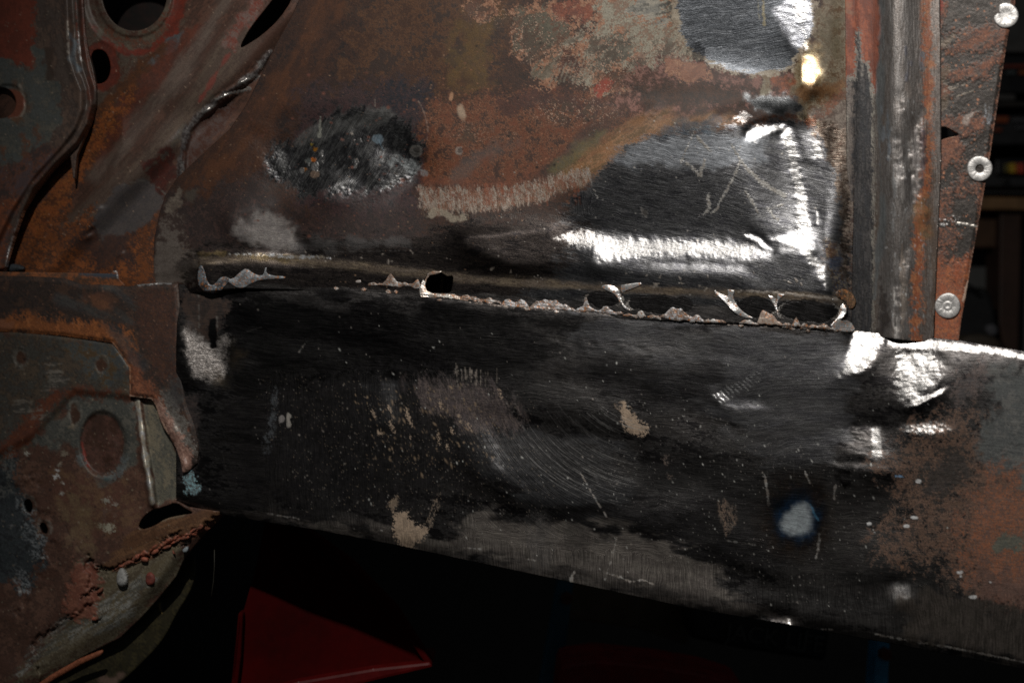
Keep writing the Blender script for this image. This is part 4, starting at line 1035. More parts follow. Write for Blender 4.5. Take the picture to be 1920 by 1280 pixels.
Bp.p(Ln([(1655, -90), (1652, 60), (1650, 200), (1652, 420), (1640, 560)], [12, 10, 8, 10, 14]), ((106, 112, 114), (92, 96, 98)), soft=6, warp=5, op=.7, ang=90, st=5)
for (x, y0_, y1_, w_, c_) in ((1652, 200, 310, 6, (110, 116, 122)), (1664, 190, 300, 5, (112, 118, 124)), (1682, 260, 350, 9, (150, 146, 144)), (1674, 300, 440, 4, (130, 130, 130)), (1692, 310, 380, 6, (150, 146, 142)),
                         (1716, 240, 380, 12, (140, 134, 132)), (1728, 210, 400, 6, (130, 120, 116)), (1700, 150, 200, 8, (130, 120, 114)), (1720, 150, 190, 9, (124, 116, 112)), (1690, 460, 620, 8, (140, 128, 118)),
                         (1678, 540, 690, 8, (170, 166, 162)), (1694, 480, 640, 10, (130, 120, 112)), (1700, 90, 150, 10, (96, 96, 104)), (1728, 70, 130, 12, (110, 108, 112))):
    Bp.p(Ln([(x, y0_), (x + 3, (y0_ + y1_) / 2), (x, y1_)], [1, w_, 2]), (c_, tuple(int(q * .8) for q in c_)), soft=4, warp=4, wsc=14, ang=90, st=4, M=.4, R=.36, op=.8, H=.7)
Bp.p(Ln([(1650, 520), (1660, 590), (1648, 640)], [4, 16, 26]), ((54, 50, 50), (70, 62, 58)), soft=8, warp=6, op=.75)
Bp.p(Ln([(1742, -90), (1740, 100), (1742, 300), (1722, 420), (1716, 690)], [14, 14, 12, 18, 16]), ((126, 74, 50), (104, 62, 44), (140, 92, 62)), soft=10, warp=9, crust=True, M=0, gain=.5)
Bp.p(Ln([(1728, 200), (1732, 300), (1728, 350)], [5, 9, 6]), ((60, 52, 62), (74, 60, 60)), soft=7, warp=4, op=.7)
Bp.p([(1706, 380), (1740, 370), (1742, 440), (1716, 440)], ((110, 88, 60), (126, 84, 54)), soft=16, warp=9, op=.7)
Bp.dots(None if False else [(1660, 180), (1735, 180), (1735, 620), (1660, 620)], 120, (200, 196, 190), (.8, 2.0), st=3, ang=90, M=.6, R=.25, H=.8)
for P_, w_ in (([(1684, 540), (1678, 632)], 7), ([(1724, 230), (1726, 345)], 7), ([(1706, 268), (1713, 330)], 4), ([(1681, 268), (1690, 335)], 8), ([(1686, 182), (1690, 204)], 4), ([(1700, 470), (1692, 560)], 4), ([(1716, 330), (1722, 400)], 7)):
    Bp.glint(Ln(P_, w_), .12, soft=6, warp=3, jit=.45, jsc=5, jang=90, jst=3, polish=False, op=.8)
Bp.solve(30, 2e-3)
Bp.build(body)

# ---------------------------------------------------------------- riveted flange
Cf = Sheet('flange', [(1744, -90), (1911, -90), (1906, -20), (1903, 10), (1890, 70), (1879, 140), (1868, 215), (1857, 290), (1845, 360), (1834, 425), (1822, 490), (1812, 550), (1803, 600), (1797, 646), (1712, 640),
                    (1712, 560), (1724, 430), (1738, 330), (1741, 200)],
           holes=[chaikin([(1762, 243), (1768, 236), (1784, 243), (1802, 254), (1782, 257), (1762, 263), (1757, 280), (1756, 262)], 1)],
           step=1.6, depth=-8, gain=.57, thick=7, base=((134, 82, 58), (110, 68, 50), (150, 98, 72), (96, 66, 54)), rough=.6, grain=.4, scratch=.1, pit=.6, brush=80)
Cf.p(None, ((120, 76, 56), (100, 66, 52), (138, 94, 74), (80, 56, 48)), soft=1, warp=0, nsc=22)
X, Y = Cf.X, Cf.Y
edge = xpath([(1911, -90), (1903, 10), (1879, 140), (1857, 290), (1834, 425), (1812, 550), (1797, 690)])(Y)
Cf.H += -3 * sstep(X - edge, -9, 0)
Cf.H += -7 * (1 - sstep(X, 1735, 1760))
Cf.rough_h(.8, 60, 3)
DK = dict(M=.35, R=.45, G=.3, S=.3)
dk = ((58, 54, 50), (46, 43, 42), (70, 64, 60))
for P_ in ([(1765, -90), (1900, -90), (1897, 20), (1870, 40), (1840, 50), (1800, 56), (1764, 66), (1772, 20)],
           [(1764, 70), (1790, 58), (1800, 66), (1786, 84), (1760, 88)],
           [(1758, 98), (1800, 100), (1840, 96), (1875, 88), (1884, 70), (1888, 80), (1876, 96), (1860, 104), (1830, 120), (1806, 130), (1785, 132), (1762, 118)],
           [(1765, 148), (1800, 150), (1850, 150), (1868, 120), (1884, 118), (1874, 170), (1866, 220), (1856, 270), (1848, 300), (1832, 296), (1800, 258), (1842, 244), (1846, 222), (1832, 210), (1800, 218), (1770, 222), (1756, 206), (1758, 182), (1790, 186)],
           [(1800, 262), (1850, 262), (1848, 330), (1820, 345), (1808, 320), (1806, 290), (1814, 270)],
           [(1764, 330), (1786, 300), (1800, 320), (1786, 350), (1756, 360), (1746, 352)],
           [(1790, 368), (1834, 362), (1836, 420), (1828, 460), (1810, 490), (1780, 490), (1770, 470), (1740, 474), (1730, 470), (1745, 462), (1790, 466), (1800, 440), (1780, 400)],
           [(1734, 412), (1786, 414), (1784, 424), (1736, 428)]):
    Cf.p(P_, dk, soft=4, warp=8, wsc=18, crust=True, nsc=18, H=-.5, **DK)
Cf.p([(1756, -90), (1905, -90), (1880, 130), (1850, 280), (1760, 240)], dk, soft=20, warp=14, crust=True, brk=.45, bs=26, ang=-25, st=2.5, op=.85, **DK)
Cf.p([(1766, 330), (1830, 250), (1850, 350), (1800, 400), (1750, 380)], dk, soft=20, warp=14, crust=True, brk=.6, bs=12, op=.9, **DK)
Cf.p([(1734, 420), (1800, 400), (1836, 420), (1820, 560), (1780, 520), (1740, 500)], dk, soft=20, warp=14, crust=True, brk=.5, bs=16, op=.85, **DK)
Cf.p([(1700, 500), (1850, 480), (1800, 690), (1700, 690)], ((150, 80, 48), (124, 72, 50), (104, 74, 62), (160, 92, 54)), soft=30, warp=20, crust=True, op=.8, nsc=26)
Cf.p([(1740, 20), (1762, -90), (1744, -90)], ((130, 58, 42),), soft=8, warp=6)
Cf.p([(1744, -20), (1772, -20), (1764, 40), (1748, 30)], ((124, 54, 40), (108, 50, 40)), soft=5, warp=6, crust=True)
for P_, w_ in (([(1770, 82), (1790, 66)], [22, 8]), ([(1766, 150), (1776, 132)], [16, 10]), ([(1764, 195), (1772, 178)], [20, 8])):
    Cf.p(Ln(P_, w_), ((104, 94, 82), (88, 76, 64)), soft=6, warp=5, ang=-50, st=5, op=.7, M=.3)
Cf.p([(1808, 222), (1822, 206), (1828, 214), (1812, 232), (1806, 228)], ((150, 138, 130),), soft=6, warp=4, op=.7)
Cf.line([(1752, 430), (1746, 470), (1742, 520), (1736, 560), (1730, 620), (1728, 690)], [5, 8, 8, 7, 6, 7], ((50, 46, 50), (62, 54, 54)), warp=1.5, op=.92, R=.5)
Cf.line([(1796, 418), (1815, 421), (1834, 424)], [2.4, 2, 2.4], ((190, 184, 176),), M=.5, R=.3, H=.7)
Cf.line([(1756, 262), (1775, 257), (1796, 254)], 1.5, ((180, 150, 126),), H=.4)
for P_ in ([(1770, 172), (1800, 162), (1820, 154)], [(1790, 182), (1826, 170)], [(1770, 168), (1796, 158)], [(1862, 100), (1880, 98)]):
    Cf.line(P_, 1.2, ((150, 140, 128),), op=.6)
for k in range(12): Cf.line([(1848 + rng.uniform(-5, 16), 225 - rng.uniform(0, 30)), (1846 + rng.uniform(-5, 10), 232)], 1.2, ((110, 112, 116),), op=.5, M=.5)
Cf.p(Ln([(1903, 10), (1879, 140), (1857, 290), (1834, 425), (1812, 550), (1798, 640)], 4), ((150, 110, 92), (180, 150, 132), (110, 70, 56)), soft=2.5, warp=2, op=.7, M=.2, R=.4, nsc=10)
Cf.line([(1819, 520), (1812, 540), (1806, 568)], [2, 6, 3], ((190, 168, 150),), op=.8, H=.8)
Cf.dots([(1740, 0), (1890, 0), (1800, 640), (1720, 640)], 420, (196, 132, 100), (.8, 2.4), R=.6)
Cf.dots([(1740, 0), (1890, 0), (1800, 640), (1720, 640)], 260, (40, 34, 32), (.8, 2.6), R=.5, H=-.3)
Cf.dots([(1738, 408), (1800, 404), (1800, 424), (1738, 422)], 60, (220, 216, 210), (1, 2.6), M=.7, R=.25, H=1.2)
Cf.rough_h(.55, 10, 8, T=ROUGHT)
flange = Cf.build(body)

# ---- rivets: dished aluminium heads with a pin or an empty bore
ALU = plain('scuffed_aluminium', (.80, .78, .76), rough=.42, metal=.55, var=.22, scale=900, bump=.00012)
def rivet(cx, cy, r, depth, hole=None, pin=True, bite=None, label=None):
    n = 64; V = []; F = []
    rings = [(1.0, 0.0), (1.0, 2.0), (.97, 3.0), (.90, 3.5), (.62, 3.4), (.44, 2.9), (.36, 2.5)]
    if hole: rings += [(hole, 2.2), (hole * .95, -8)]
    elif pin: rings += [(.33, 2.9), (.22, 3.2), (.14, 2.6), (.0, 2.4)]
    else: rings += [(.0, 2.8)]
    rr = random.Random(int(cx))
    wob = [1 + .015 * math.sin(3 * k / n * 6.28 + cx) + .008 * rr.uniform(-1, 1) for k in range(n)]
    for (q, h) in rings:
        for k in range(n):
            a = 2 * math.pi * k / n
            rad = q * r * (wob[k] if q > .8 else 1)
            if bite:
                da = (a - bite[0] + math.pi) % (2 * math.pi) - math.pi
                rad = min(rad, r * (1 - bite[1] * math.exp(-(da / bite[2]) ** 2)))
            hh = h + (.35 * rr.uniform(-1, 1) if .4 < q < .98 else 0)
            V.append(P3(cx + rad * math.cos(a), cy + rad * math.sin(a), TD(cx + rad * math.cos(a), depth + hh)))
    for i in range(len(rings) - 1):
        for k in range(n):
            k2 = (k + 1) % n
            F.append((i * n + k, i * n + n + k, i * n + n + k2, i * n + k2))
    o = obj('rivet', V, F, ALU, None, smooth=True)
    adopt(o, flange)
    if label: o['label'] = label
rivet(1886, 29, 24, -8, pin=False, bite=(math.radians(205), .45, .42), label='top rivet with its edge ground away on one side')
rivet(1837, 316, 24, -8, hole=.33, label='middle rivet drilled through, with an open hole')
rivet(1777, 573, 24, -8, label='lower rivet with a closed, dimpled centre')

# ---------------------------------------------------------------- pillar foot and ledge, left of the sill
F_ = Sheet('pillar_foot', [(-90, 512), (0, 517), (60, 518), (120, 521), (155, 533), (200, 534), (240, 537), (262, 533), (300, 530), (334, 531), (338, 580), (337, 620), (345, 700), (352, 760), (366, 800), (373, 840), (370, 868), (352, 884),
                      (343, 888), (338, 862), (330, 840), (318, 818), (306, 800), (298, 780), (292, 760), (284, 748), (243, 743), (242, 690), (226, 664), (210, 643), (120, 630), (0, 622), (-90, 614)],
           step=2.0, depth=17, gain=.38, thick=9, base=((46, 38, 35), (36, 31, 30), (58, 44, 36)), rough=.5, grain=.35, scratch=.2, pit=.5, brush=30)
F_.p(None, ((48, 39, 35), (36, 32, 31), (60, 45, 37)), soft=1, warp=0, nsc=50)
X, Y = F_.X, F_.Y
F_.H += -10 * (1 - sstep(sdist(F_.outline, X, Y), 0, 9)) * 0.5
F_.rough_h(2.0, 120, 3); F_.rough_h(.5, 12, 8, T=ROUGHT)
F_.p([(40, 590), (140, 600), (240, 620), (260, 690), (246, 744), (240, 690), (210, 642), (0, 624), (0, 600)], ((112, 66, 36), (90, 54, 32), (130, 78, 42)), soft=12, warp=12, crust=True, nsc=18, ang=80, st=2)
F_.p([(0, 602), (24, 604), (28, 618), (0, 616)], ((110, 70, 48),), soft=4, warp=4)
F_.p([(243, 660), (262, 690), (300, 740), (345, 800), (345, 860), (300, 790), (284, 748), (243, 742)], ((98, 58, 40), (76, 50, 40), (116, 72, 50)), soft=14, warp=10, crust=True)
F_.p([(284, 748), (300, 745), (330, 790), (350, 830), (364, 850), (356, 880), (342, 885), (320, 820), (298, 780)], ((120, 92, 82), (96, 72, 62), (140, 112, 100)), soft=5, warp=6, crust=True, nsc=12, R=.4)
F_.p([(300, 735), (318, 738), (345, 785), (362, 830), (370, 866), (356, 840), (330, 800), (308, 762)], ((130, 126, 120), (96, 88, 82)), soft=5, warp=7, crust=True, M=.55, R=.34, nsc=9)
for (P_, w_) in (([(110, 560), (160, 570), (200, 590), (240, 610)], [10, 18, 22, 10]), ([(190, 600), (230, 650), (270, 690)], [10, 26, 12]), ([(300, 640), (320, 700), (330, 760)], [20, 30, 20]), ([(200, 540), (240, 560), (290, 600)], [8, 16, 8])):
    F_.p(Ln(P_, w_), ((72, 72, 70), (58, 58, 60)), soft=14, warp=9, op=.6, M=.4, R=.42, ang=30, st=4)
F_.p([(155, 545), (190, 550), (220, 575), (200, 590), (165, 565)], ((96, 62, 42), (80, 52, 38)), soft=18, warp=9, op=.7)
F_.p([(250, 545), (330, 545), (335, 700), (300, 720), (260, 620)], ((62, 42, 34), (50, 38, 36), (74, 48, 36)), soft=20, warp=14, crust=True, nsc=14, op=.8)
F_.line([(258, 534), (280, 531), (300, 529), (320, 531)], [2, 5, 4, 2], ((200, 196, 190),), M=.8, R=.25, H=1.2)
F_.line([(332, 540), (335, 575), (332, 600)], 2, ((90, 80, 74),), op=.6)
F_.line([(212, 644), (228, 666), (243, 690), (243, 742)], 2.2, ((150, 112, 88),), op=.8, H=.8)
F_.line([(243, 742), (284, 748), (294, 764), (300, 785), (316, 812)], 2.4, ((160, 130, 112),), op=.8, H=.8)
F_.tilt(288, 531, 12, 3, 0); F_.tilt(330, 800, 6, 30, -28, gain=.7); F_.tilt(346, 862, 5, 10, 0)
F_.dots([(0, 520), (340, 520), (360, 880), (280, 740), (0, 620)], 380, (120, 90, 74), (.7, 1.8), R=.5)
F_.build(body)

# ---------------------------------------------------------------- lower bracket at bottom left
Gb = Sheet('lower_bracket', [(-90, 604), (0, 612), (120, 625), (214, 640), (246, 688), (246, 745), (290, 750), (330, 840), (352, 890), (346, 918), (330, 938), (352, 950), (420, 960), (408, 978), (384, 1000), (366, 1022), (346, 1046),
                         (330, 1080), (300, 1118), (262, 1160), (225, 1195), (160, 1228), (90, 1270), (40, 1300), (-90, 1330)],
           holes=[chaikin([(259, 984), (268, 968), (284, 956), (306, 950), (330, 940), (346, 952), (366, 962), (336, 966), (310, 972), (292, 984), (272, 992), (262, 992)], 1), E(53, 948, 8, 13, -8), E(82, 990, 7, 11, -20)],
           step=2.0, depth=2, gain=.36, thick=8, base=((66, 44, 34), (52, 38, 32), (78, 54, 42)), rough=.48, grain=.3, scratch=.15, pit=.5, brush=70)
X, Y = Gb.X, Gb.Y
Gb.p(None, ((66, 46, 38), (54, 40, 34), (78, 56, 46)), soft=1, warp=0, nsc=70)
# pressings
Gb.relief([(-90, 604), (214, 640), (246, 688), (246, 745), (140, 735), (60, 820), (-90, 900)], 10, soft=18)
Gb.relief(E(193, 832, 42, 60, -4), -11, soft=9)
Gb.relief(E(206, 842, 14, 22), 3, soft=16)
Gb.relief(Ln([(257, 744), (266, 800), (276, 870), (288, 945)], [8, 11, 13, 12]), 9, soft=9)
Gb.relief([(266, 750), (292, 752), (352, 890), (332, 935), (290, 948)], -8, soft=12)
Gb.relief([(-90, 940), (60, 900), (90, 1000), (90, 1060), (40, 1140), (-90, 1180)], -6, soft=40, warp=16)
Gb.relief([(160, 1040), (180, 1066), (216, 1068), (300, 1030), (420, 960), (420, 1060), (300, 1180), (80, 1300), (60, 1200), (170, 1130)], -10, soft=9, warp=5, wsc=20)
Gb.H += -26 * sstep(Y - ypath([(-90, 1330), (60, 1270), (160, 1205), (240, 1150), (300, 1085), (340, 1030), (420, 950)])(X), -14, 40)
for (x, y, a_, b_) in ((38, 670, 13, 18), (190, 684, 12, 16), (140, 776, 11, 22), (72, 826, 6, 9), (53, 948, 13, 20), (82, 990, 12, 18)):
    Gb.relief(E(x, y, a_ + 2, b_ + 2), 1.0, soft=4); Gb.relief(E(x, y, a_ - 1, b_ - 1), -2.5, soft=5)
Gb.rough_h(9, 160, 3); Gb.rough_h(.7, 14, 8, T=ROUGHT)
gy_ = ((66, 66, 62), (54, 56, 54), (80, 78, 72))
Gb.p([(-90, 604), (214, 640), (246, 688), (246, 745), (140, 735), (100, 790), (60, 830), (-90, 900)], ((60, 58, 54), (50, 46, 42), (70, 60, 50)), soft=16, warp=18, M=.15, nsc=60)
Gb.p([(120, 640), (214, 645), (244, 690), (244, 720), (200, 720), (150, 690)], ((58, 60, 60), (70, 70, 66), (72, 58, 42)), soft=16, warp=12, M=.2, nsc=40)
Gb.p(Ln([(20, 840), (60, 790), (100, 745), (150, 735), (246, 742)], [40, 30, 20, 14, 6]), ((88, 50, 34), (74, 44, 34)), soft=12, warp=8, crust=True)
Gb.p([(150, 745), (250, 750), (262, 830), (240, 880), (200, 900), (140, 840), (60, 830), (100, 790)], gy_, soft=12, warp=12, M=.15, nsc=36)
Gb.p([(264, 752), (290, 754), (350, 890), (330, 930), (296, 944), (280, 860)], ((86, 84, 74), (66, 66, 62), (98, 92, 78)), soft=6, warp=5, M=.15, nsc=40, ang=80, st=2)
Gb.p(Ln([(257, 750), (265, 800), (275, 870), (287, 940)], [6, 8, 10, 9]), ((180, 170, 156), (150, 140, 126)), soft=5, warp=2, M=.4, R=.35)
Gb.p(E(193, 832, 40, 58, -4), ((74, 50, 42), (62, 44, 38), (56, 38, 30)), soft=4, warp=2)
Gb.p(E(186, 800, 14, 22), ((46, 32, 26),), soft=16, warp=6, op=.7)
Gb.line([(152, 820), (160, 862), (172, 884)], [2, 6, 3], ((116, 44, 36),), op=.7)
Gb.p(Ln([(146, 850), (165, 885), (195, 900), (225, 888), (238, 850)], [4, 10, 14, 10, 4]), ((84, 90, 90), (68, 72, 72)), soft=6, warp=7, crust=True, op=.8)
Gb.p([(182, 896), (202, 898), (200, 914), (186, 915)], ((56, 66, 66),), soft=6, warp=4)
for (x, y, a_, b_) in ((38, 670, 13, 18), (140, 776, 12, 22), (190, 684, 12, 16), (53, 948, 14, 21), (82, 990, 13, 19), (205, 970, 12, 18), (28, 1070, 14, 14)):
    Gb.p(E(x, y, a_, b_), ((104, 100, 92), (84, 80, 74)), soft=4, warp=5, crust=True, op=.55); Gb.p(E(x, y, a_ * .78, b_ * .78), ((66, 46, 36), (56, 40, 32)), soft=4, warp=3)
for (cx_, cy_) in ((88, 690), (95, 706), (86, 722), (30, 760), (60, 775)):
    for k in range(9):
        x = cx_ + rng.uniform(-8, 8); y = cy_ + rng.uniform(-12, 12)
        Gb.line([(x, y), (x + rng.uniform(14, 30), y - rng.uniform(-3, 6))], [1, 1.6], ((112, 106, 98),), op=.45, M=.3)
Gb.p([(-90, 900), (30, 860), (36, 920), (66, 985), (84, 1010), (82, 1050), (66, 1070), (58, 1110), (40, 1110), (20, 1080), (-90, 1130)], ((44, 48, 50), (56, 60, 62), (38, 40, 42)), soft=8, warp=14, crust=True, M=.2, nsc=30, R=.5)
Gb.p([(36, 920), (60, 960), (82, 1012), (78, 1052), (56, 1030), (46, 980)], ((112, 116, 118), (84, 88, 90)), soft=6, warp=12, brk=.5, bs=10, crust=True, op=.8)
Gb.p([(20, 1060), (60, 1076), (54, 1108), (40, 1112), (30, 1080)], ((112, 116, 118), (90, 92, 94)), soft=5, warp=8, brk=.5, bs=8, op=.8)
Gb.p([(0, 860), (24, 840), (30, 900), (6, 940)], ((86, 86, 82),), soft=8, warp=10, brk=.5, bs=10, op=.7)
Gb.p([(90, 880), (240, 900), (270, 950), (250, 1000), (160, 1000), (100, 960)], ((78, 52, 42), (66, 46, 38), (90, 68, 50)), soft=30, warp=20, op=.7, nsc=50)
Gb.p([(120, 940), (150, 920), (180, 990), (160, 1040), (130, 1010)], ((96, 82, 60), (80, 64, 50)), soft=26, warp=16, op=.6, nsc=18)
for (x, y, r_, c_) in ((104, 893, 5, (176, 190, 206)), (108, 882, 3, (170, 170, 168)), (116, 924, 3, (130, 130, 124)), (50, 850, 4, (130, 128, 120)), (204, 990, 10, (130, 126, 112)), (190, 985, 5, (110, 104, 90)), (200, 938, 6, (110, 108, 100)), (36, 1108, 3, (150, 150, 148)),
                        (215, 945, 4, (110, 104, 96)), (112, 870, 4, (110, 104, 94)), (120, 850, 5, (100, 92, 80)), (135, 800, 6, (96, 88, 76)), (118, 905, 2.5, (150, 146, 140)), (80, 1045, 2.5, (150, 150, 148)), (22, 985, 3, (90, 90, 90))):
    Gb.p(E(x, y, r_, r_ * .7), (c_,), soft=3, warp=4, wsc=6, crust=True, H=.6)
# lower flange of the bracket: bare, feathered grey; torn paint
Gb.p([(150, 1060), (220, 1062), (330, 1010), (352, 1030), (330, 1080), (262, 1158), (225, 1195), (90, 1268), (0, 1300), (60, 1240), (130, 1160), (150, 1110)],
     ((74, 66, 50), (90, 84, 70), (64, 56, 44)), soft=8, warp=14, crust=True, nsc=26, ang=-32, st=3, R=.6)
Gb.p([(130, 1150), (200, 1130), (262, 1080), (290, 1090), (240, 1150), (150, 1200), (40, 1260), (60, 1220)], ((112, 112, 108), (84, 84, 80), (60, 60, 56)), soft=14, warp=14, brk=.6, bs=12, ang=-34, st=5, op=.8)
Gb.p([(140, 1050), (175, 1064), (190, 1090), (180, 1150), (150, 1166), (120, 1150), (130, 1100)], ((104, 66, 52), (82, 52, 42), (96, 56, 44)), soft=4, warp=10, wsc=20, crust=True, ang=20, st=2, H=2)
Gb.p([(260, 985), (330, 968), (400, 955), (420, 962), (400, 990), (300, 1040), (220, 1068), (190, 1060)], ((76, 52, 36), (62, 44, 32), (90, 64, 44)), soft=6, warp=8, ang=-25, st=6, nsc=18)
Gb.p(Ln([(262, 990), (300, 976), (350, 962)], [6, 7, 5]), ((110, 98, 82), (88, 76, 62)), soft=3, warp=2, op=.8)
# rolled paint curls along the tear
for k in range(26):
    t = k / 25; x = 215 + t * 165; y = 1066 - t * 78 + rng.uniform(-4, 4)
    a_ = rng.uniform(-.9, .2); l_ = rng.uniform(8, 20)
    Gb.line([(x, y), (x + l_ * math.cos(a_), y + l_ * math.sin(a_))], [2, 5, ][:1] * 1 + [rng.uniform(2, 6)], ((136, 76, 58), (104, 62, 48)), warp=2, wsc=8, crust=True, H=2.5, op=.95)
for P_ in ([(164, 1040), (176, 1056), (196, 1066), (220, 1064)], [(150, 1120), (166, 1112), (176, 1104), (190, 1104)], [(214, 1066), (240, 1050), (262, 1048), (292, 1036), (318, 1022), (350, 1020)], [(300, 1014), (322, 1004), (340, 994)], [(176, 1170), (188, 1160)]):
    Gb.line(P_, [1.5] + [4] * (len(P_) - 2) + [1.5], ((14, 11, 10),), warp=4, wsc=9, crust=True, H=-9)
Gb.line([(110, 965), (130, 1000), (150, 1030), (164, 1042)], 1.6, ((50, 36, 30),), H=-1.2, op=.7)
for k in range(30):
    x = 140 + rng.uniform(0, 40); y = 1080 + rng.uniform(0, 80)
    Gb.line([(x, y), (x + rng.uniform(8, 20), y + rng.uniform(-5, 3))], 1.2, ((116, 78, 62),), H=.8, op=.5)
Gb.dots([(0, 620), (300, 700), (340, 1000), (100, 1250), (0, 1200)], 700, (120, 108, 92), (.7, 2.0), R=.6)
Gb.dots([(0, 640), (240, 660), (250, 1040), (0, 1250)], 300, (34, 28, 26), (.8, 3), R=.6)
Gb.tilt(262, 800, 4, 50, -8, gain=.55); Gb.tilt(278, 880, 4, 40, -8, gain=.5)
lower = Gb.build(body)
# pale drip of seam sealer and a lump of red primer
def blob(name, P, depth, dome, cols, label=None, par=None, gain=.36, **kw):
    s_ = Sheet(name, chaikin(P, 2), step=1.4, depth=depth, gain=gain, thick=dome + 3, base=cols, rough=.6, grain=.3, scratch=0, pit=.6, **kw)
    d = np.clip(sdist(s_.outline, s_.X, s_.Y) / 10, 0, 1)
    s_.H += dome * np.sqrt(1 - (1 - d) ** 2); s_.rough_h(1.4, 12, 3, T=ROUGHT)
    o = s_.build(None); adopt(o, par or lower)
    if label: o['label'] = label
    return o
blob('sealer_drip', [(222, 1068), (230, 1062), (236, 1072), (240, 1084), (238, 1096), (228, 1101), (219, 1094), (218, 1082)], 0, 11, ((140, 140, 138), (118, 118, 116)))
blob('sealer_drip', [(341, 1030), (352, 1022), (353, 1034), (344, 1036)], -6, 5, ((110, 116, 120),))
blob('primer_lump', [(272, 1080), (280, 1070), (290, 1076), (292, 1090), (284, 1098), (274, 1096)], -8, 8, ((104, 50, 42), (84, 44, 38)))
curl = ((132, 74, 56), (104, 62, 48), (86, 56, 44))
for (x, y, l_, a_) in ((228, 1058, 20, -20), (246, 1050, 20, -35), (262, 1046, 16, 10), (282, 1038, 20, -30), (300, 1028, 22, -15), (318, 1020, 24, -28), (336, 1010, 24, -20), (352, 1000, 22, -35), (366, 990, 16, -20), (322, 1030, 10, 60), (180, 1112, 16, -40), (170, 1160, 14, -10)):
    a0 = math.radians(a_); c_, s__ = math.cos(a0), math.sin(a0)
    w_ = rng.uniform(3, 6)
    blob('paint_flake', [(x, y), (x + l_ * .5 * c_ - w_ * s__ * -.8, y + l_ * .5 * s__ - w_ * c_ * .8), (x + l_ * c_, y + l_ * s__ - 2), (x + l_ * .8 * c_ + 2, y + l_ * .8 * s__ + w_), (x + l_ * .3 * c_, y + l_ * .3 * s__ + w_)], 0, 5, curl)
# lower lip tube of the bracket and the skin behind it
def rod(name, pts, rad, depth, mat, parent=None, n=12, rads=None):
    V, F = [], []
    for i, (x, y) in enumerate(pts):
        a = np.array(pts[max(i - 1, 0)], float); b = np.array(pts[min(i + 1, len(pts) - 1)], float)
        t = (b - a) / np.linalg.norm(b - a); nx_, ny_ = -t[1], t[0]
        dp = depth[i] if hasattr(depth, '__len__') else depth
        r = rads[i] if rads else rad
        for k in range(n):
            u = 2 * math.pi * k / n
            V.append(P3(x + nx_ * r * math.cos(u), y + ny_ * r * math.cos(u), (TD(x, dp) if parent is not None else dp) + r * math.sin(u)))
    m_ = len(pts)
    for i in range(m_ - 1):
        for k in range(n):
            F.append((i * n + k, i * n + (k + 1) % n, i * n + n + (k + 1) % n, i * n + n + k))
    F.append(tuple(range(n))[::-1]); F.append(tuple((m_ - 1) * n + k for k in range(n)))
    return obj(name, V, F, mat, parent, smooth=True)
RUST = plain('rust_brown', lin((100, 58, 40)) / .26, rough=.6, var=.4, scale=500, bump=.0006)
rod('seam_strip', [(60, 1296), (100, 1268), (150, 1240), (186, 1224), (193, 1219)], 5, -10, RUST, body, rads=[6, 6, 6, 5, 2])
Sk = Sheet('outer_skin', chaikin([(350, 1020), (370, 1050), (362, 1100), (330, 1150), (306, 1200), (250, 1258), (200, 1300), (-60, 1400), (-60, 1240), (200, 1160), (300, 1060)], 2), step=3, depth=-70, gain=.3, thick=8,
           base=((34, 31, 20), (26, 24, 18), (42, 38, 24)), rough=.4, grain=.2, scratch=.2, pit=.3, brush=-60)
Sk.H += -.12 * (Sk.X - 250); Sk.rough_h(3, 90, 2)
Sk.line([(298, 1130), (302, 1148)], [5, 3], ((90, 74, 40),), H=3)
Sk.p([(180, 1272), (230, 1262), (216, 1290)], ((70, 56, 48),), soft=8, warp=5)
Sk.build(body)

# ---------------------------------------------------------------- bulkhead behind, upper left
Hb = Sheet('bulkhead', [(-90, -90), (640, -90), (560, 110), (500, 240), (400, 340), (340, 420), (320, 560), (-90, 560)],
           holes=[E(252, -12, 61, 70), chaikin([(178, 92), (196, 94), (206, 112), (208, 134), (200, 152), (188, 158), (176, 156), (168, 130), (170, 104)], 1),
                  chaikin([(449, 92), (456, 74), (472, 48), (500, 14), (536, -34), (560, -50), (548, 0), (524, 36), (492, 66), (464, 84)], 1)],
           step=2.0, depth=-30, gain=.47, thick=8, base=((72, 48, 38), (60, 42, 36), (84, 56, 44)), rough=.45, grain=.3, scratch=.2, pit=.4, brush=-48)
X, Y = Hb.X, Hb.Y
Hb.p(None, ((70, 50, 42), (58, 44, 38), (82, 58, 48)), soft=1, warp=0, nsc=80, ang=-48, st=3)
# diagonal channel, raised, with a rounded crown
u_ = (X - 560) * .70 + (Y + 60) * .72     # across
u0 = (X * .72 + Y * .69)                  # distance across the diagonal (grows to the lower right)
def dl(x, y): return x * .72 + y * .69
ca, cb = dl(430, 0), dl(470, 90)
Hb.H += 22 * sstep(u0, dl(330, 20), dl(400, 30)) - 26 * sstep(u0, dl(352, 220), dl(398, 236))
Hb.relief(E(252, -12, 92, 104), -9, soft=16); Hb.relief(E(252, -12, 72, 82), 5, soft=6)
Hb.relief(E(190, 125, 34, 46), -3, soft=8)
Hb.H += -46 * sstep(ypath([(-90, 620), (30, 470), (80, 380), (140, 320), (200, 240), (230, 160)])(X) + 60 - Y, -60, 30) * sstep(Y, 150, 300)
Hb.rough_h(9, 200, 3); Hb.rough_h(.5, 14, 6, T=ROUGHT)
Hb.p([(-90, -90), (300, -90), (340, 40), (250, 150), (180, 260), (140, 200), (160, 60)], ((70, 60, 52), (80, 70, 60), (66, 46, 38)), soft=20, warp=14, nsc=50)
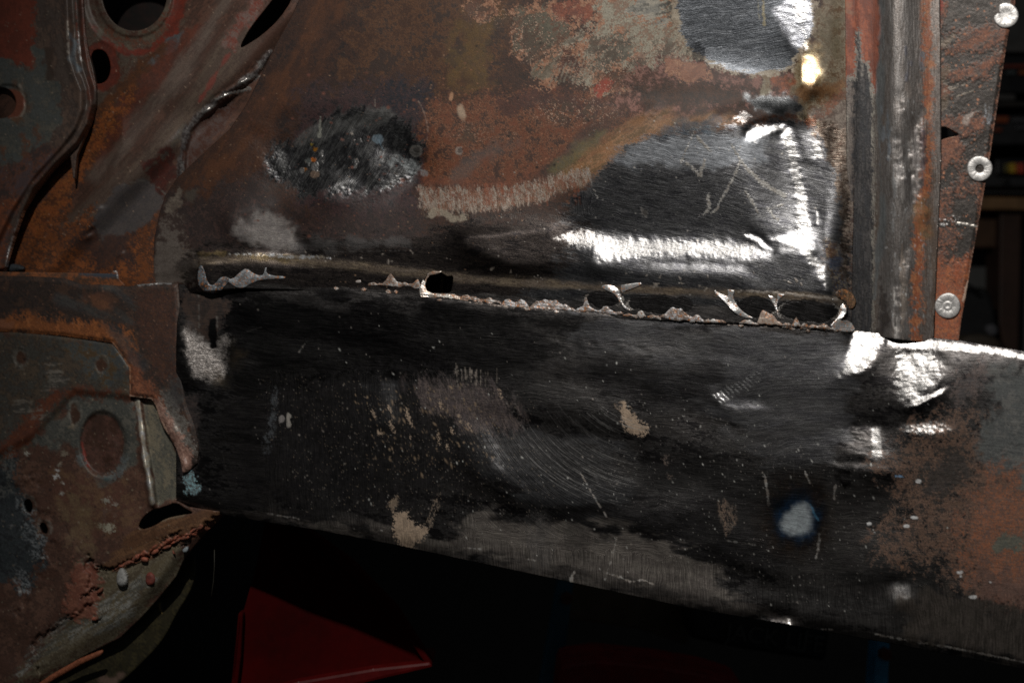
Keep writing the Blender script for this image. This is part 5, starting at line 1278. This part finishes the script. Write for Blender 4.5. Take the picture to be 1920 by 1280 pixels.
Hb.p(Ln([(168, 45), (200, 78), (240, 98), (282, 96), (318, 60), (336, 10), (345, -60)], [4, 8, 10, 12, 26, 30, 26]), ((104, 44, 32), (88, 42, 34)), soft=7, warp=5)
Hb.p(Ln([(196, 60), (240, 76), (290, 66), (312, 20)], [26, 26, 22, 16]), ((84, 76, 64), (74, 62, 52), (88, 56, 42)), soft=8, warp=10, crust=True, nsc=26)
Hb.p(E(190, 126, 34, 46), ((96, 44, 32), (80, 40, 32)), soft=7, warp=4)
Hb.p(Ln([(344, 60), (320, 84), (284, 120)], [12, 20, 6]), ((84, 88, 90), (70, 72, 74)), soft=5, warp=5)
Hb.p([(330, 70), (380, 40), (360, 110), (280, 190), (230, 260), (180, 330), (190, 240), (260, 140)], ((90, 48, 36), (74, 44, 36)), soft=20, warp=14, op=.8)
Hb.p(Ln([(300, 90), (240, 150), (190, 215), (160, 300)], [12, 26, 24, 24]), ((80, 50, 32), (64, 44, 34)), soft=18, warp=10)
Hb.p([(170, 240), (210, 200), (250, 170), (230, 220), (190, 280), (150, 340), (100, 430), (60, 500), (-20, 500), (60, 400), (130, 300)], ((122, 68, 34), (96, 54, 32), (134, 80, 38), (80, 48, 32)), soft=14, warp=12, crust=True, nsc=30)
Hb.p(Ln([(430, -20), (380, 70), (330, 150), (250, 250), (180, 330)], [20, 30, 34, 30, 20]), ((94, 82, 74), (78, 66, 60)), soft=24, warp=8, op=.8, ang=-52, st=5)
Hb.p(Ln([(470, 40), (400, 150), (330, 250), (230, 350), (140, 430)], [50, 56, 60, 50, 40]), ((78, 66, 58), (66, 54, 48), (86, 74, 64)), soft=24, warp=8, ang=-50, st=6, op=.85)
Hb.p(Ln([(430, 100), (390, 165), (370, 195)], [3, 8, 3]), ((120, 52, 44),), soft=5, warp=3, op=.6)
Hb.p([(470, 0), (500, 0), (440, 90), (440, 100), (420, 80)], ((110, 90, 84), (112, 56, 46)), soft=10, warp=8, op=.7)
Hb.p([(60, 440), (160, 400), (260, 370), (300, 470), (290, 560), (-20, 560)], ((104, 60, 32), (76, 48, 34), (60, 44, 36), (122, 70, 36)), soft=22, warp=22, crust=True, nsc=50)
Hb.p([(130, 440), (200, 410), (260, 430), (240, 500), (180, 500), (150, 470)], ((46, 38, 38), (58, 44, 40)), soft=20, warp=16, crust=True, op=.85)
Hb.p([(180, 385), (230, 348), (270, 338), (306, 360), (300, 390), (260, 430), (190, 450), (175, 420)], ((66, 62, 62), (74, 68, 66)), soft=7, warp=7, nsc=30)
Hb.p([(270, 305), (312, 276), (330, 290), (326, 340), (300, 366), (280, 340)], ((70, 36, 30), (58, 36, 32)), soft=7, warp=7)
Hb.line([(232, 346), (268, 338), (300, 354), (312, 366)], 1.6, ((92, 88, 82),), op=.7)
Hb.p(Ln([(270, 322), (310, 290), (360, 220), (400, 180)], [7, 7, 6, 4]), ((76, 68, 58), (62, 58, 54)), soft=4, warp=5, op=.8)
# narrow raised bead with highlights painted pale along the crest
BEAD = [(506, 100), (490, 124), (476, 140), (448, 162), (420, 178), (396, 202), (372, 220), (352, 244), (344, 280), (340, 330)]
Hb.relief(Ln(BEAD, [6, 9, 12, 12, 10, 12, 14, 14, 12, 12]), 7, soft=8)
Hb.p(Ln(BEAD, [8, 12, 16, 16, 12, 14, 14, 12, 12, 12]), ((104, 100, 98), (80, 76, 76), (66, 58, 56)), soft=6, warp=4, M=.35, R=.36, nsc=14)
Hb.p([(350, 260), (386, 214), (420, 190), (440, 200), (420, 240), (370, 300), (345, 320)], ((66, 42, 34), (74, 60, 56)), soft=8, warp=8, nsc=24)
for t_ in ((484, 126, 5, 7, -50), (456, 150, 9, 4, -20), (430, 176, 16, 3, -18), (392, 204, 9, 4, -40), (190, 388, 6, 3, -30), (168, 440, 3, 7, 40), (232, 472, 8, 2.5, -35)): Hb.tilt(*t_)
for P_ in ([(406, 186), (430, 178), (468, 166)], [(448, 156), (470, 148), (486, 142)], [(484, 118), (492, 128)], [(382, 212), (398, 200)]):
    Hb.line(P_, [2, 4, 2][:len(P_)], ((220, 216, 210),), warp=3, wsc=6, crust=True, M=.85, R=.22, H=1.5, refl=True)
Hb.line([(500, 140), (470, 200), (430, 250), (372, 300), (332, 336)], 2, ((96, 84, 76),), op=.4)
Hb.dots([(150, 0), (520, 0), (300, 420), (60, 500)], 420, (150, 128, 110), (.7, 1.7), R=.5)
Hb.build(body)
# torn edge pieces and dark bung at the foot of the channel
blob('rubber_bung', [(10, 504), (16, 496), (30, 494), (46, 500), (46, 507), (30, 510), (12, 510)], -30, 9, ((40, 44, 48), (30, 32, 34)), par=body, gain=.26)
Tb = Sheet('ledge_strip', [(-90, 508), (100, 511), (206, 513), (212, 508), (219, 507), (221, 515), (222, 522), (236, 536), (200, 538), (150, 535), (118, 524), (-90, 520)], step=2, depth=8, gain=.27, thick=6,
           base=((104, 62, 36), (78, 50, 34), (60, 46, 38)), rough=.55, grain=.3, scratch=.1, pit=.5)
Tb.p(Ln([(150, 513), (190, 515), (218, 516)], [4, 8, 8]), ((44, 48, 54),), soft=4, warp=3)
Tb.line([(213, 508), (220, 508), (221, 520)], 2, ((190, 186, 180),), M=.6, R=.3, H=.8); Tb.tilt(220, 514, 2.4, 6, 0)
Tb.H += -6 * sstep(Tb.Y, 518, 540); Tb.rough_h(1.2, 30, 3); Tb.build(body)

# ---------------------------------------------------------------- curved front brace, far left
Ib = Sheet('curved_brace', [(-90, -90), (150, -90), (156, 0), (160, 60), (166, 100), (174, 128), (180, 160), (180, 190), (172, 225), (158, 258), (144, 290), (141, 318), (139, 342), (135, 318), (132, 292), (118, 300), (96, 322), (66, 360), (44, 396),
                        (28, 440), (16, 480), (8, 512), (-90, 512)],
           holes=[E(2, 193, 28, 29)], step=2.0, depth=6, gain=.34, thick=14, base=((66, 56, 50), (56, 46, 42), (76, 60, 52)), rough=.4, grain=.25, scratch=.2, pit=.35, brush=80)
X, Y = Ib.X, Ib.Y
R1 = [(120, -90), (124, 0), (127, 70), (129, 110), (138, 140), (150, 170), (150, 205), (136, 240), (110, 275), (60, 330), (20, 390), (-10, 450), (-40, 520)]
R2 = [(137, -90), (142, 0), (147, 80), (155, 130), (166, 165), (170, 195), (160, 232), (140, 266), (100, 306), (60, 352), (36, 400), (22, 440), (8, 500)]
Ib.p(None, ((66, 57, 52), (56, 47, 43), (76, 62, 54)), soft=1, warp=0, nsc=60, ang=80, st=2)
in1 = sdist([(-90, -90)] + R1 + [(-90, 520)], X, Y); in2 = sdist([(-90, -90)] + R2 + [(-90, 520)], X, Y)
Ib.H += 10 * np.exp(-(in1 / 7) ** 2) - 11 * sstep(-in1, 2, 16) + 7 * np.exp(-(in2 / 5) ** 2) - 16 * sstep(-in2, 1, 12)
Ib.H += -14 * sstep(in1, 4, 60)
Ib.relief(E(14, 193, 36, 34), -6, soft=7)
Ib.rough_h(2, 110, 3); Ib.rough_h(.5, 14, 5, T=ROUGHT)
Ib.p([(-90, -90), (66, -90), (64, 60), (62, 128), (40, 124), (10, 112), (-90, 110)], ((94, 46, 34), (82, 42, 32)), soft=4, warp=8, wsc=20, crust=True, nsc=60)
Ib.p([(-90, 114), (10, 116), (44, 128), (60, 126), (64, 90), (76, 98), (84, 130), (100, 150), (112, 180), (110, 230), (80, 270), (50, 290), (20, 310), (-90, 300)], ((68, 70, 68), (60, 62, 60), (76, 74, 68)), soft=6, warp=10, M=.1, nsc=50)
Ib.p([(86, 90), (100, 92), (98, 155), (86, 152)], ((54, 44, 38),), soft=3, warp=3, op=.8)
Ib.p(E(28, 196, 26, 36), ((92, 62, 40), (80, 56, 42)), soft=10, warp=7, op=.7)
Ib.p(Ln([(36, 160), (46, 180), (48, 200), (40, 218), (20, 222)], [4, 6, 5, 4, 3]), ((150, 140, 128),), soft=3, warp=2, op=.6, M=.4, R=.35)
Ib.p(E(20, 193, 26, 28), ((100, 54, 40),), soft=4, warp=3, op=.8)
for P_ in ([(44, 256), (54, 270), (48, 300)], [(66, 240), (74, 256)], [(4, 280), (8, 300)]): Ib.p(Ln(P_, [8, 12, 8][:len(P_)]), ((92, 58, 38), (76, 50, 38)), soft=7, warp=7, crust=True, op=.7)
Ib.p([(-90, 310), (40, 300), (110, 250), (96, 310), (40, 380), (10, 470), (-90, 500)], ((66, 54, 54), (84, 54, 42), (54, 44, 42)), soft=22, warp=16, nsc=60, ang=-50, st=2)
Ib.p([(-90, 400), (24, 380), (10, 450), (0, 520), (-90, 520)], ((106, 60, 38), (84, 52, 38)), soft=20, warp=14, crust=True)
Ib.p(Ln([(127, 60), (141, 80), (136, 110), (148, 130)], [4, 14, 16, 6]), ((84, 90, 94), (70, 74, 78)), soft=6, warp=4)
Ib.p(Ln([(150, -60), (154, 30), (160, 100), (172, 160), (168, 220)], [10, 12, 12, 10, 10]), ((60, 42, 36), (80, 48, 38)), soft=6, warp=4)
Ib.line([(9, 512), (20, 462), (30, 430), (44, 396)], [3, 3.4, 2.4, 1.5], ((200, 196, 188),), op=.9, M=.7, R=.28, H=1)  # pale metallic lines here and below paint in the brace's edge highlights
Ib.line([(147, 60), (149, 100), (153, 120)], [1.5, 2.5, 1.5], ((190, 180, 160),), op=.8, M=.6, H=.5); Ib.line([(126, 40), (128, 100)], [1, 2], ((150, 142, 132),), op=.7, M=.5)
Ib.line([(137, -80), (141, 0), (146, 80)], 1.4, ((110, 56, 44),), op=.7)
Ib.tilt(148, 100, 2.5, 22, -5); Ib.tilt(14, 480, 3, 26, 14); Ib.tilt(46, 196, 3, 14, 0); Ib.tilt(127, 100, 2.5, 14, 0)
Ib.dots([(0, 0), (140, 0), (170, 200), (20, 480), (0, 480)], 260, (130, 116, 100), (.7, 1.6), R=.5)
Ib.build(body)
# dark inner skin seen through the holes
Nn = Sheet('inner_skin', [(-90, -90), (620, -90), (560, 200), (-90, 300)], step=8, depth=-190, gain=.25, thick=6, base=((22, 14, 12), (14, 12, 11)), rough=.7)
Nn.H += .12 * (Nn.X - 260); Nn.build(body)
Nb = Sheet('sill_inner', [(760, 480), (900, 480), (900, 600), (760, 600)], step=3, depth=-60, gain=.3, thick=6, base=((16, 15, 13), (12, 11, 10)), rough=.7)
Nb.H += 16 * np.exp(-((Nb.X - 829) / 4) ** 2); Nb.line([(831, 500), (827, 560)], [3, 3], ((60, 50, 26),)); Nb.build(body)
# ================================================================== the dark garage behind
def Q(px, py, d): return Vector([float(v) for v in P3(px, py, d / K)])     # d in metres
def solid(name, P, d0, thick, mat, parent=None, bevel=0.0, dz=None):
    """outline with real depth: front at d0 (m), back `thick` metres behind; bevelled edges"""
    s0 = [Q(x, y, d0 if dz is None else d0 + dz[i]) for i, (x, y) in enumerate(P)]
    bm = bmesh.new()
    a = [bm.verts.new(v) for v in s0]; b = [bm.verts.new(v + Vector((0, thick, 0))) for v in s0]
    bm.faces.new(a); bm.faces.new(b[::-1])
    n = len(a)
    for i in range(n): bm.faces.new((a[i], b[i], b[(i + 1) % n], a[(i + 1) % n]))
    bmesh.ops.recalc_face_normals(bm, faces=bm.faces)
    if bevel: bmesh.ops.bevel(bm, geom=list(bm.edges), offset=bevel, segments=2, affect='EDGES', profile=.6)
    me = bpy.data.meshes.new(name); bm.to_mesh(me); bm.free(); me.materials.append(mat)
    o = bpy.data.objects.new(name, me); C.objects.link(o)
    if parent is not None: adopt(o, parent)
    return o
def boxw(name, c, s, mat, parent=None, bevel=.002, rot=0):
    bm = bmesh.new(); bmesh.ops.create_cube(bm, size=1)
    bmesh.ops.scale(bm, vec=s, verts=bm.verts)
    if bevel: bmesh.ops.bevel(bm, geom=list(bm.edges), offset=bevel, segments=2, affect='EDGES')
    if rot: bmesh.ops.rotate(bm, matrix=Matrix.Rotation(rot, 3, 'Y'), verts=bm.verts)
    bmesh.ops.translate(bm, vec=c, verts=bm.verts)
    me = bpy.data.meshes.new(name); bm.to_mesh(me); bm.free(); me.materials.append(mat)
    o = bpy.data.objects.new(name, me); C.objects.link(o)
    if parent is not None: adopt(o, parent)
    return o

RED = plain('red_paint', (.06, .0004, .0004), rough=.85, var=.45, scale=18)
RED.node_tree.nodes['Principled BSDF'].inputs['Specular IOR Level'].default_value = .12
BLUE = plain('blue_paint', (.03, .13, .20), rough=.4, var=.25, scale=30)
BLACK = plain('black_plastic', (.012, .012, .013), rough=.45, var=.3, scale=50)
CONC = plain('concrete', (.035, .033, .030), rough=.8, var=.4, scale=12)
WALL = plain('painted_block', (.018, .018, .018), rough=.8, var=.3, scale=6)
WOOD = plain('shelf_wood', (.22, .12, .05), rough=.6, var=.35, scale=40)
BROWN = plain('brown_stained_wood', (.045, .02, .012), rough=.6, var=.35, scale=30)
BEAMM = plain('oiled_timber', (.16, .12, .08), rough=.7, var=.35, scale=30)
GREYP = plain('grey_board', (.10, .10, .098), rough=.6, var=.15, scale=10)
LTXT = plain('faded_grey_print', (.10, .10, .09), rough=.5, var=.2, scale=200)

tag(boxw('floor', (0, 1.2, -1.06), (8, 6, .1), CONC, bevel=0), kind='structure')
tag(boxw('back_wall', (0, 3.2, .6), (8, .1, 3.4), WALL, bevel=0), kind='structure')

# red stand under the sill
rs = empty('red_stand', Q(600, 1290, -.12), 'red painted sheet metal stand with sloping sides under the left end of the sill', 'stand')
solid('side_plate', [(500, 960), (560, 978), (640, 1040), (720, 1120), (780, 1200), (806, 1246), (700, 1268), (560, 1300), (440, 1330), (452, 1160), (480, 1060)], -.12, .004, RED, rs, .001)
solid('edge_flange', [(540, 975), (572, 988), (660, 1052), (745, 1140), (800, 1226), (812, 1246), (796, 1242), (742, 1164), (656, 1076), (560, 1000)], -.112, .014, RED, rs, .002)
solid('edge_flange', [(446, 1148), (456, 1148), (452, 1230), (440, 1330), (428, 1330), (438, 1230)], -.112, .014, RED, rs, .002)
solid('foot_plate', [(430, 1310), (560, 1276), (700, 1252), (806, 1240), (812, 1250), (700, 1276), (560, 1310), (470, 1340)], -.110, .05, plain('dull_red_paint', (.12, .004, .004), rough=.4), rs, .002)
# blue posts
for i, (P_, d_, lb) in enumerate(([[(1055, 1040), (1082, 1040), (1046, 1330), (1004, 1330)], -.34, 'dark blue steel post with a small red bolt, behind the middle of the sill'],
                                  [[(1646, 1180), (1670, 1180), (1664, 1330), (1636, 1330)], -.30, 'short bright blue steel post below the right end of the sill'])):
    bp_ = empty('blue_post', Q(P_[3][0] + 15, 1330, d_), lb, 'post', 'blue steel posts behind the sill')
    solid('upright', P_, d_, .03, BLUE if i == 0 else plain('bright_blue_paint', (.05, .34, .60), rough=.35), bp_, .002)
    c_ = Q((P_[0][0] + P_[1][0]) / 2 - (6 if i == 0 else -2), 1122 if i == 0 else 1226, d_ + .004)
    bm = bmesh.new(); bmesh.ops.create_cone(bm, cap_ends=True, segments=6, radius1=.0055, radius2=.0045, depth=.008)
    bmesh.ops.rotate(bm, matrix=Matrix.Rotation(math.radians(90), 3, 'X'), verts=bm.verts); bmesh.ops.translate(bm, vec=c_, verts=bm.verts)
    me = bpy.data.meshes.new('bolt'); bm.to_mesh(me); bm.free(); me.materials.append(plain('rusty_bolt', (.12, .03, .02)))
    bo = bpy.data.objects.new('bolt', me); C.objects.link(bo); adopt(bo, bp_)
# timber beam
tb = tag(solid('timber_beam', [(1070, 1075), (1150, 1090), (1294, 1120), (1296, 1160), (1290, 1210), (1200, 1180), (1066, 1160)], -.42, .05, BEAMM, None, .003),
         'dark timber block seen below the sill, right of the blue post', 'timber')
tag(solid('red_jack_body', [(1050, 1250), (1120, 1240), (1240, 1252), (1330, 1268), (1400, 1290), (1400, 1340), (1040, 1340)], -.24, .08, plain('jack_red', (.28, .006, .005), rough=.5), None, .006), 'top of a low red painted jack just inside the bottom edge', 'jack')
nut = tag(solid('wing_nut', chaikin([(1132, 1238), (1140, 1228), (1146, 1232), (1140, 1244), (1134, 1246)], 1), -.27, .006, plain('worn_zinc', (.25, .24, .22), metal=.6, rough=.4), None, .001), 'small pale wing nut above the red jack', 'nut')
# black case with print
bx = empty('black_case', Q(1400, 1240, -.36), 'black plastic case with faint raised lettering under the right half of the sill', 'case')
solid('shell', [(1292, 1130), (1560, 1160), (1548, 1240), (1400, 1218), (1294, 1196)], -.36, .12, BLACK, bx, .004)
def text(s_, px, py, d, h, rot, mat, parent, name='lettering'):
    cu = bpy.data.curves.new('t', 'FONT'); cu.body = s_; cu.size = h; cu.extrude = .0006
    o = bpy.data.objects.new('t', cu); C.objects.link(o)
    dg = bpy.context.evaluated_depsgraph_get(); me = bpy.data.meshes.new_from_object(o.evaluated_get(dg))
    bpy.data.objects.remove(o)
    me.transform(Matrix.Rotation(math.radians(90), 4, 'X')); me.transform(Matrix.Rotation(rot, 4, 'Y'))
    me.transform(Matrix.Translation(Q(px, py, d))); me.materials.clear(); me.materials.append(mat)
    t = bpy.data.objects.new(name, me); C.objects.link(t)
    if parent is not None: adopt(t, parent)
    return t
text('JACK LIFE', 1360, 1196, -.358, .019, math.radians(8), LTXT, bx)
solid('label_border', [(1512, 1180), (1517, 1181), (1508, 1222), (1470, 1214), (1470, 1211), (1504, 1217)], -.358, .001, LTXT, bx)
rod('hanging_wire', [(402, 1030), (402, 1060), (400, 1090), (396, 1118)], 1.0, -150, plain('old_wire', (.03, .028, .02)), None)
tag(bpy.data.objects['hanging_wire'], 'thin loose wire hanging under the corner of the bracket', 'wire')

# shelving at the right
SD = -1.05
def W(px, py, d=SD): return Q(px, py, d)
rack = empty('shelf_rack', W(1900, 1000), 'brown wooden garage shelving behind the riveted flange', 'shelf rack')
solid('shelf_board', [(1780, 368), (2200, 374), (2200, 396), (1780, 392)], SD + .02, .35, WOOD, rack, .002)
solid('upright', [(1876, 394), (1916, 396), (1908, 720), (1872, 720)], SD, .06, BROWN, rack, .002)
solid('upright', [(2010, -60), (2060, -60), (2050, 720), (2004, 720)], SD, .06, BROWN, rack, .002)
solid('drawer_front', [(1770, 402), (1874, 402), (1874, 464), (1770, 464)], SD - .02, .2, plain('tan_drawer', (.075, .035, .015), rough=.6), rack, .002)
tag(solid('leaning_board', [(1770, 466), (1874, 468), (1872, 720), (1770, 720)], SD - .10, .02, GREYP, None, .001), 'pale grey board leaning behind the flange, left of the brown upright', 'board')
tag(solid('leaning_board', [(1912, 480), (2000, 480), (2000, 720), (1908, 720)], SD - .05, .02, GREYP, None, .001), 'pale grey board at the right edge, right of the brown upright', 'board')
tag(solid('black_bag', chaikin([(1770, 520), (1800, 534), (1830, 544), (1842, 538), (1858, 548), (1866, 580), (1872, 640), (1880, 720), (1770, 720)], 2), SD + .05, .10, BLACK, None, .006), 'slumped black bag with a strap in front of the grey board', 'bag')
rod('bag_strap', [(1790, 528), (1815, 534), (1838, 548)], 3.4, -1.0 / K + 60, BLACK, None); tag(bpy.data.objects['bag_strap'], 'black strap lying over the slumped bag', 'strap')
tag(solid('grey_cloth', chaikin([(1846, 612), (1868, 606), (1872, 626), (1856, 630)], 1), SD + .06, .02, plain('grey_cloth', (.09, .09, .10)), None, .002), 'scrap of grey cloth in front of the black bag', 'cloth')
tag(solid('brown_sack', chaikin([(1790, 640), (1830, 624), (1880, 632), (1890, 690), (1790, 690)], 2), SD + .10, .08, plain('brown_sack', (.06, .045, .03)), None, .01), 'low brown sack just above the sill edge', 'sack')
def gear(name, P, lb, cat, mat, parts=(), d=SD + .0, th=.25):
    e = empty(name, W(P[0][0], P[-1][1], d), lb, cat)
    solid('housing', P, d, th, mat, e, .002)
    for (nm, PP, col, proud) in parts:
        solid(nm, PP, d + proud, .004, plain(nm + '_finish', col, rough=.45, var=.2), e, .0006)
    return e
gear('tool_box', [(1780, 312), (2120, 314), (2120, 350), (1780, 350)], 'charcoal tool box on the wooden shelf', 'tool box', plain('charcoal_plastic', (.03, .03, .032), rough=.5),
     (('catch', [(1880, 334), (1894, 334), (1893, 344), (1880, 344)], (.01, .01, .01), .006), ('lid_line', [(1800, 358), (2100, 360), (2100, 364), (1800, 362)], (.05, .05, .05), .004)))
gear('coloured_bin', [(1868, 298), (2050, 298), (2050, 328), (1868, 328)], 'dark bin with yellow, orange and red battery ends showing', 'bin', BLACK,
     (('yellow_end', [(1892, 306), (1903, 306), (1904, 324), (1893, 324)], (.50, .32, .02), .006), ('orange_end', [(1904, 306), (1908, 306), (1908, 324), (1904, 324)], (.6, .15, .02), .006),
      ('red_end', [(1911, 306), (1919, 306), (1920, 325), (1911, 325)], (.55, .06, .03), .006), ('olive_end', [(1884, 307), (1891, 307), (1891, 323), (1884, 323)], (.15, .12, .02), .006)), d=SD + .01)
gear('amplifier', [(1780, 216), (2120, 216), (2120, 270), (1780, 272)], 'black box with an orange label and grey print behind the flange', 'box', plain('dark_grey_case', (.022, .022, .024), rough=.5),
     (('orange_label', [(1868, 218), (1892, 218), (1890, 230), (1866, 230)], (.30, .07, .02), .006), ('orange_label', [(1864, 240), (1880, 240), (1878, 247), (1862, 247)], (.22, .05, .02), .006),
      ('print_bar', [(1900, 221), (1960, 222), (1960, 230), (1898, 229)], (.07, .07, .075), .006), ('print_bar', [(1906, 236), (1960, 237), (1960, 244), (1906, 243)], (.06, .06, .065), .006)))
gear('instrument_case', [(1780, 104), (2120, 106), (2120, 176), (1780, 174)], 'black case with a thin red stripe on the upper shelf', 'case', BLACK,
     (('red_stripe', [(1880, 122), (2000, 118), (2000, 124), (1880, 128)], (.25, .05, .03), .006), ('grey_badge', [(1888, 132), (1904, 132), (1904, 140), (1888, 140)], (.08, .10, .10), .006), ('orange_badge', [(1911, 132), (1930, 132), (1930, 140), (1911, 140)], (.28, .08, .02), .006),
      ('silver_strip', [(1870, 176), (1904, 178), (1904, 188), (1868, 188)], (.09, .085, .08), .006)))
tag(solid('grey_carton', [(1880, -80), (2140, -80), (2140, 98), (1880, 98)], SD - .02, .2, plain('grey_carton', (.11, .105, .10), rough=.7), None, .002), 'plain grey carton at the top right, behind the first rivet', 'carton')
solid('shelf_board', [(1780, 190), (2200, 192), (2200, 200), (1780, 200)], SD + .02, .35, plain('dark_shelf', (.03, .025, .02)), rack, .002)
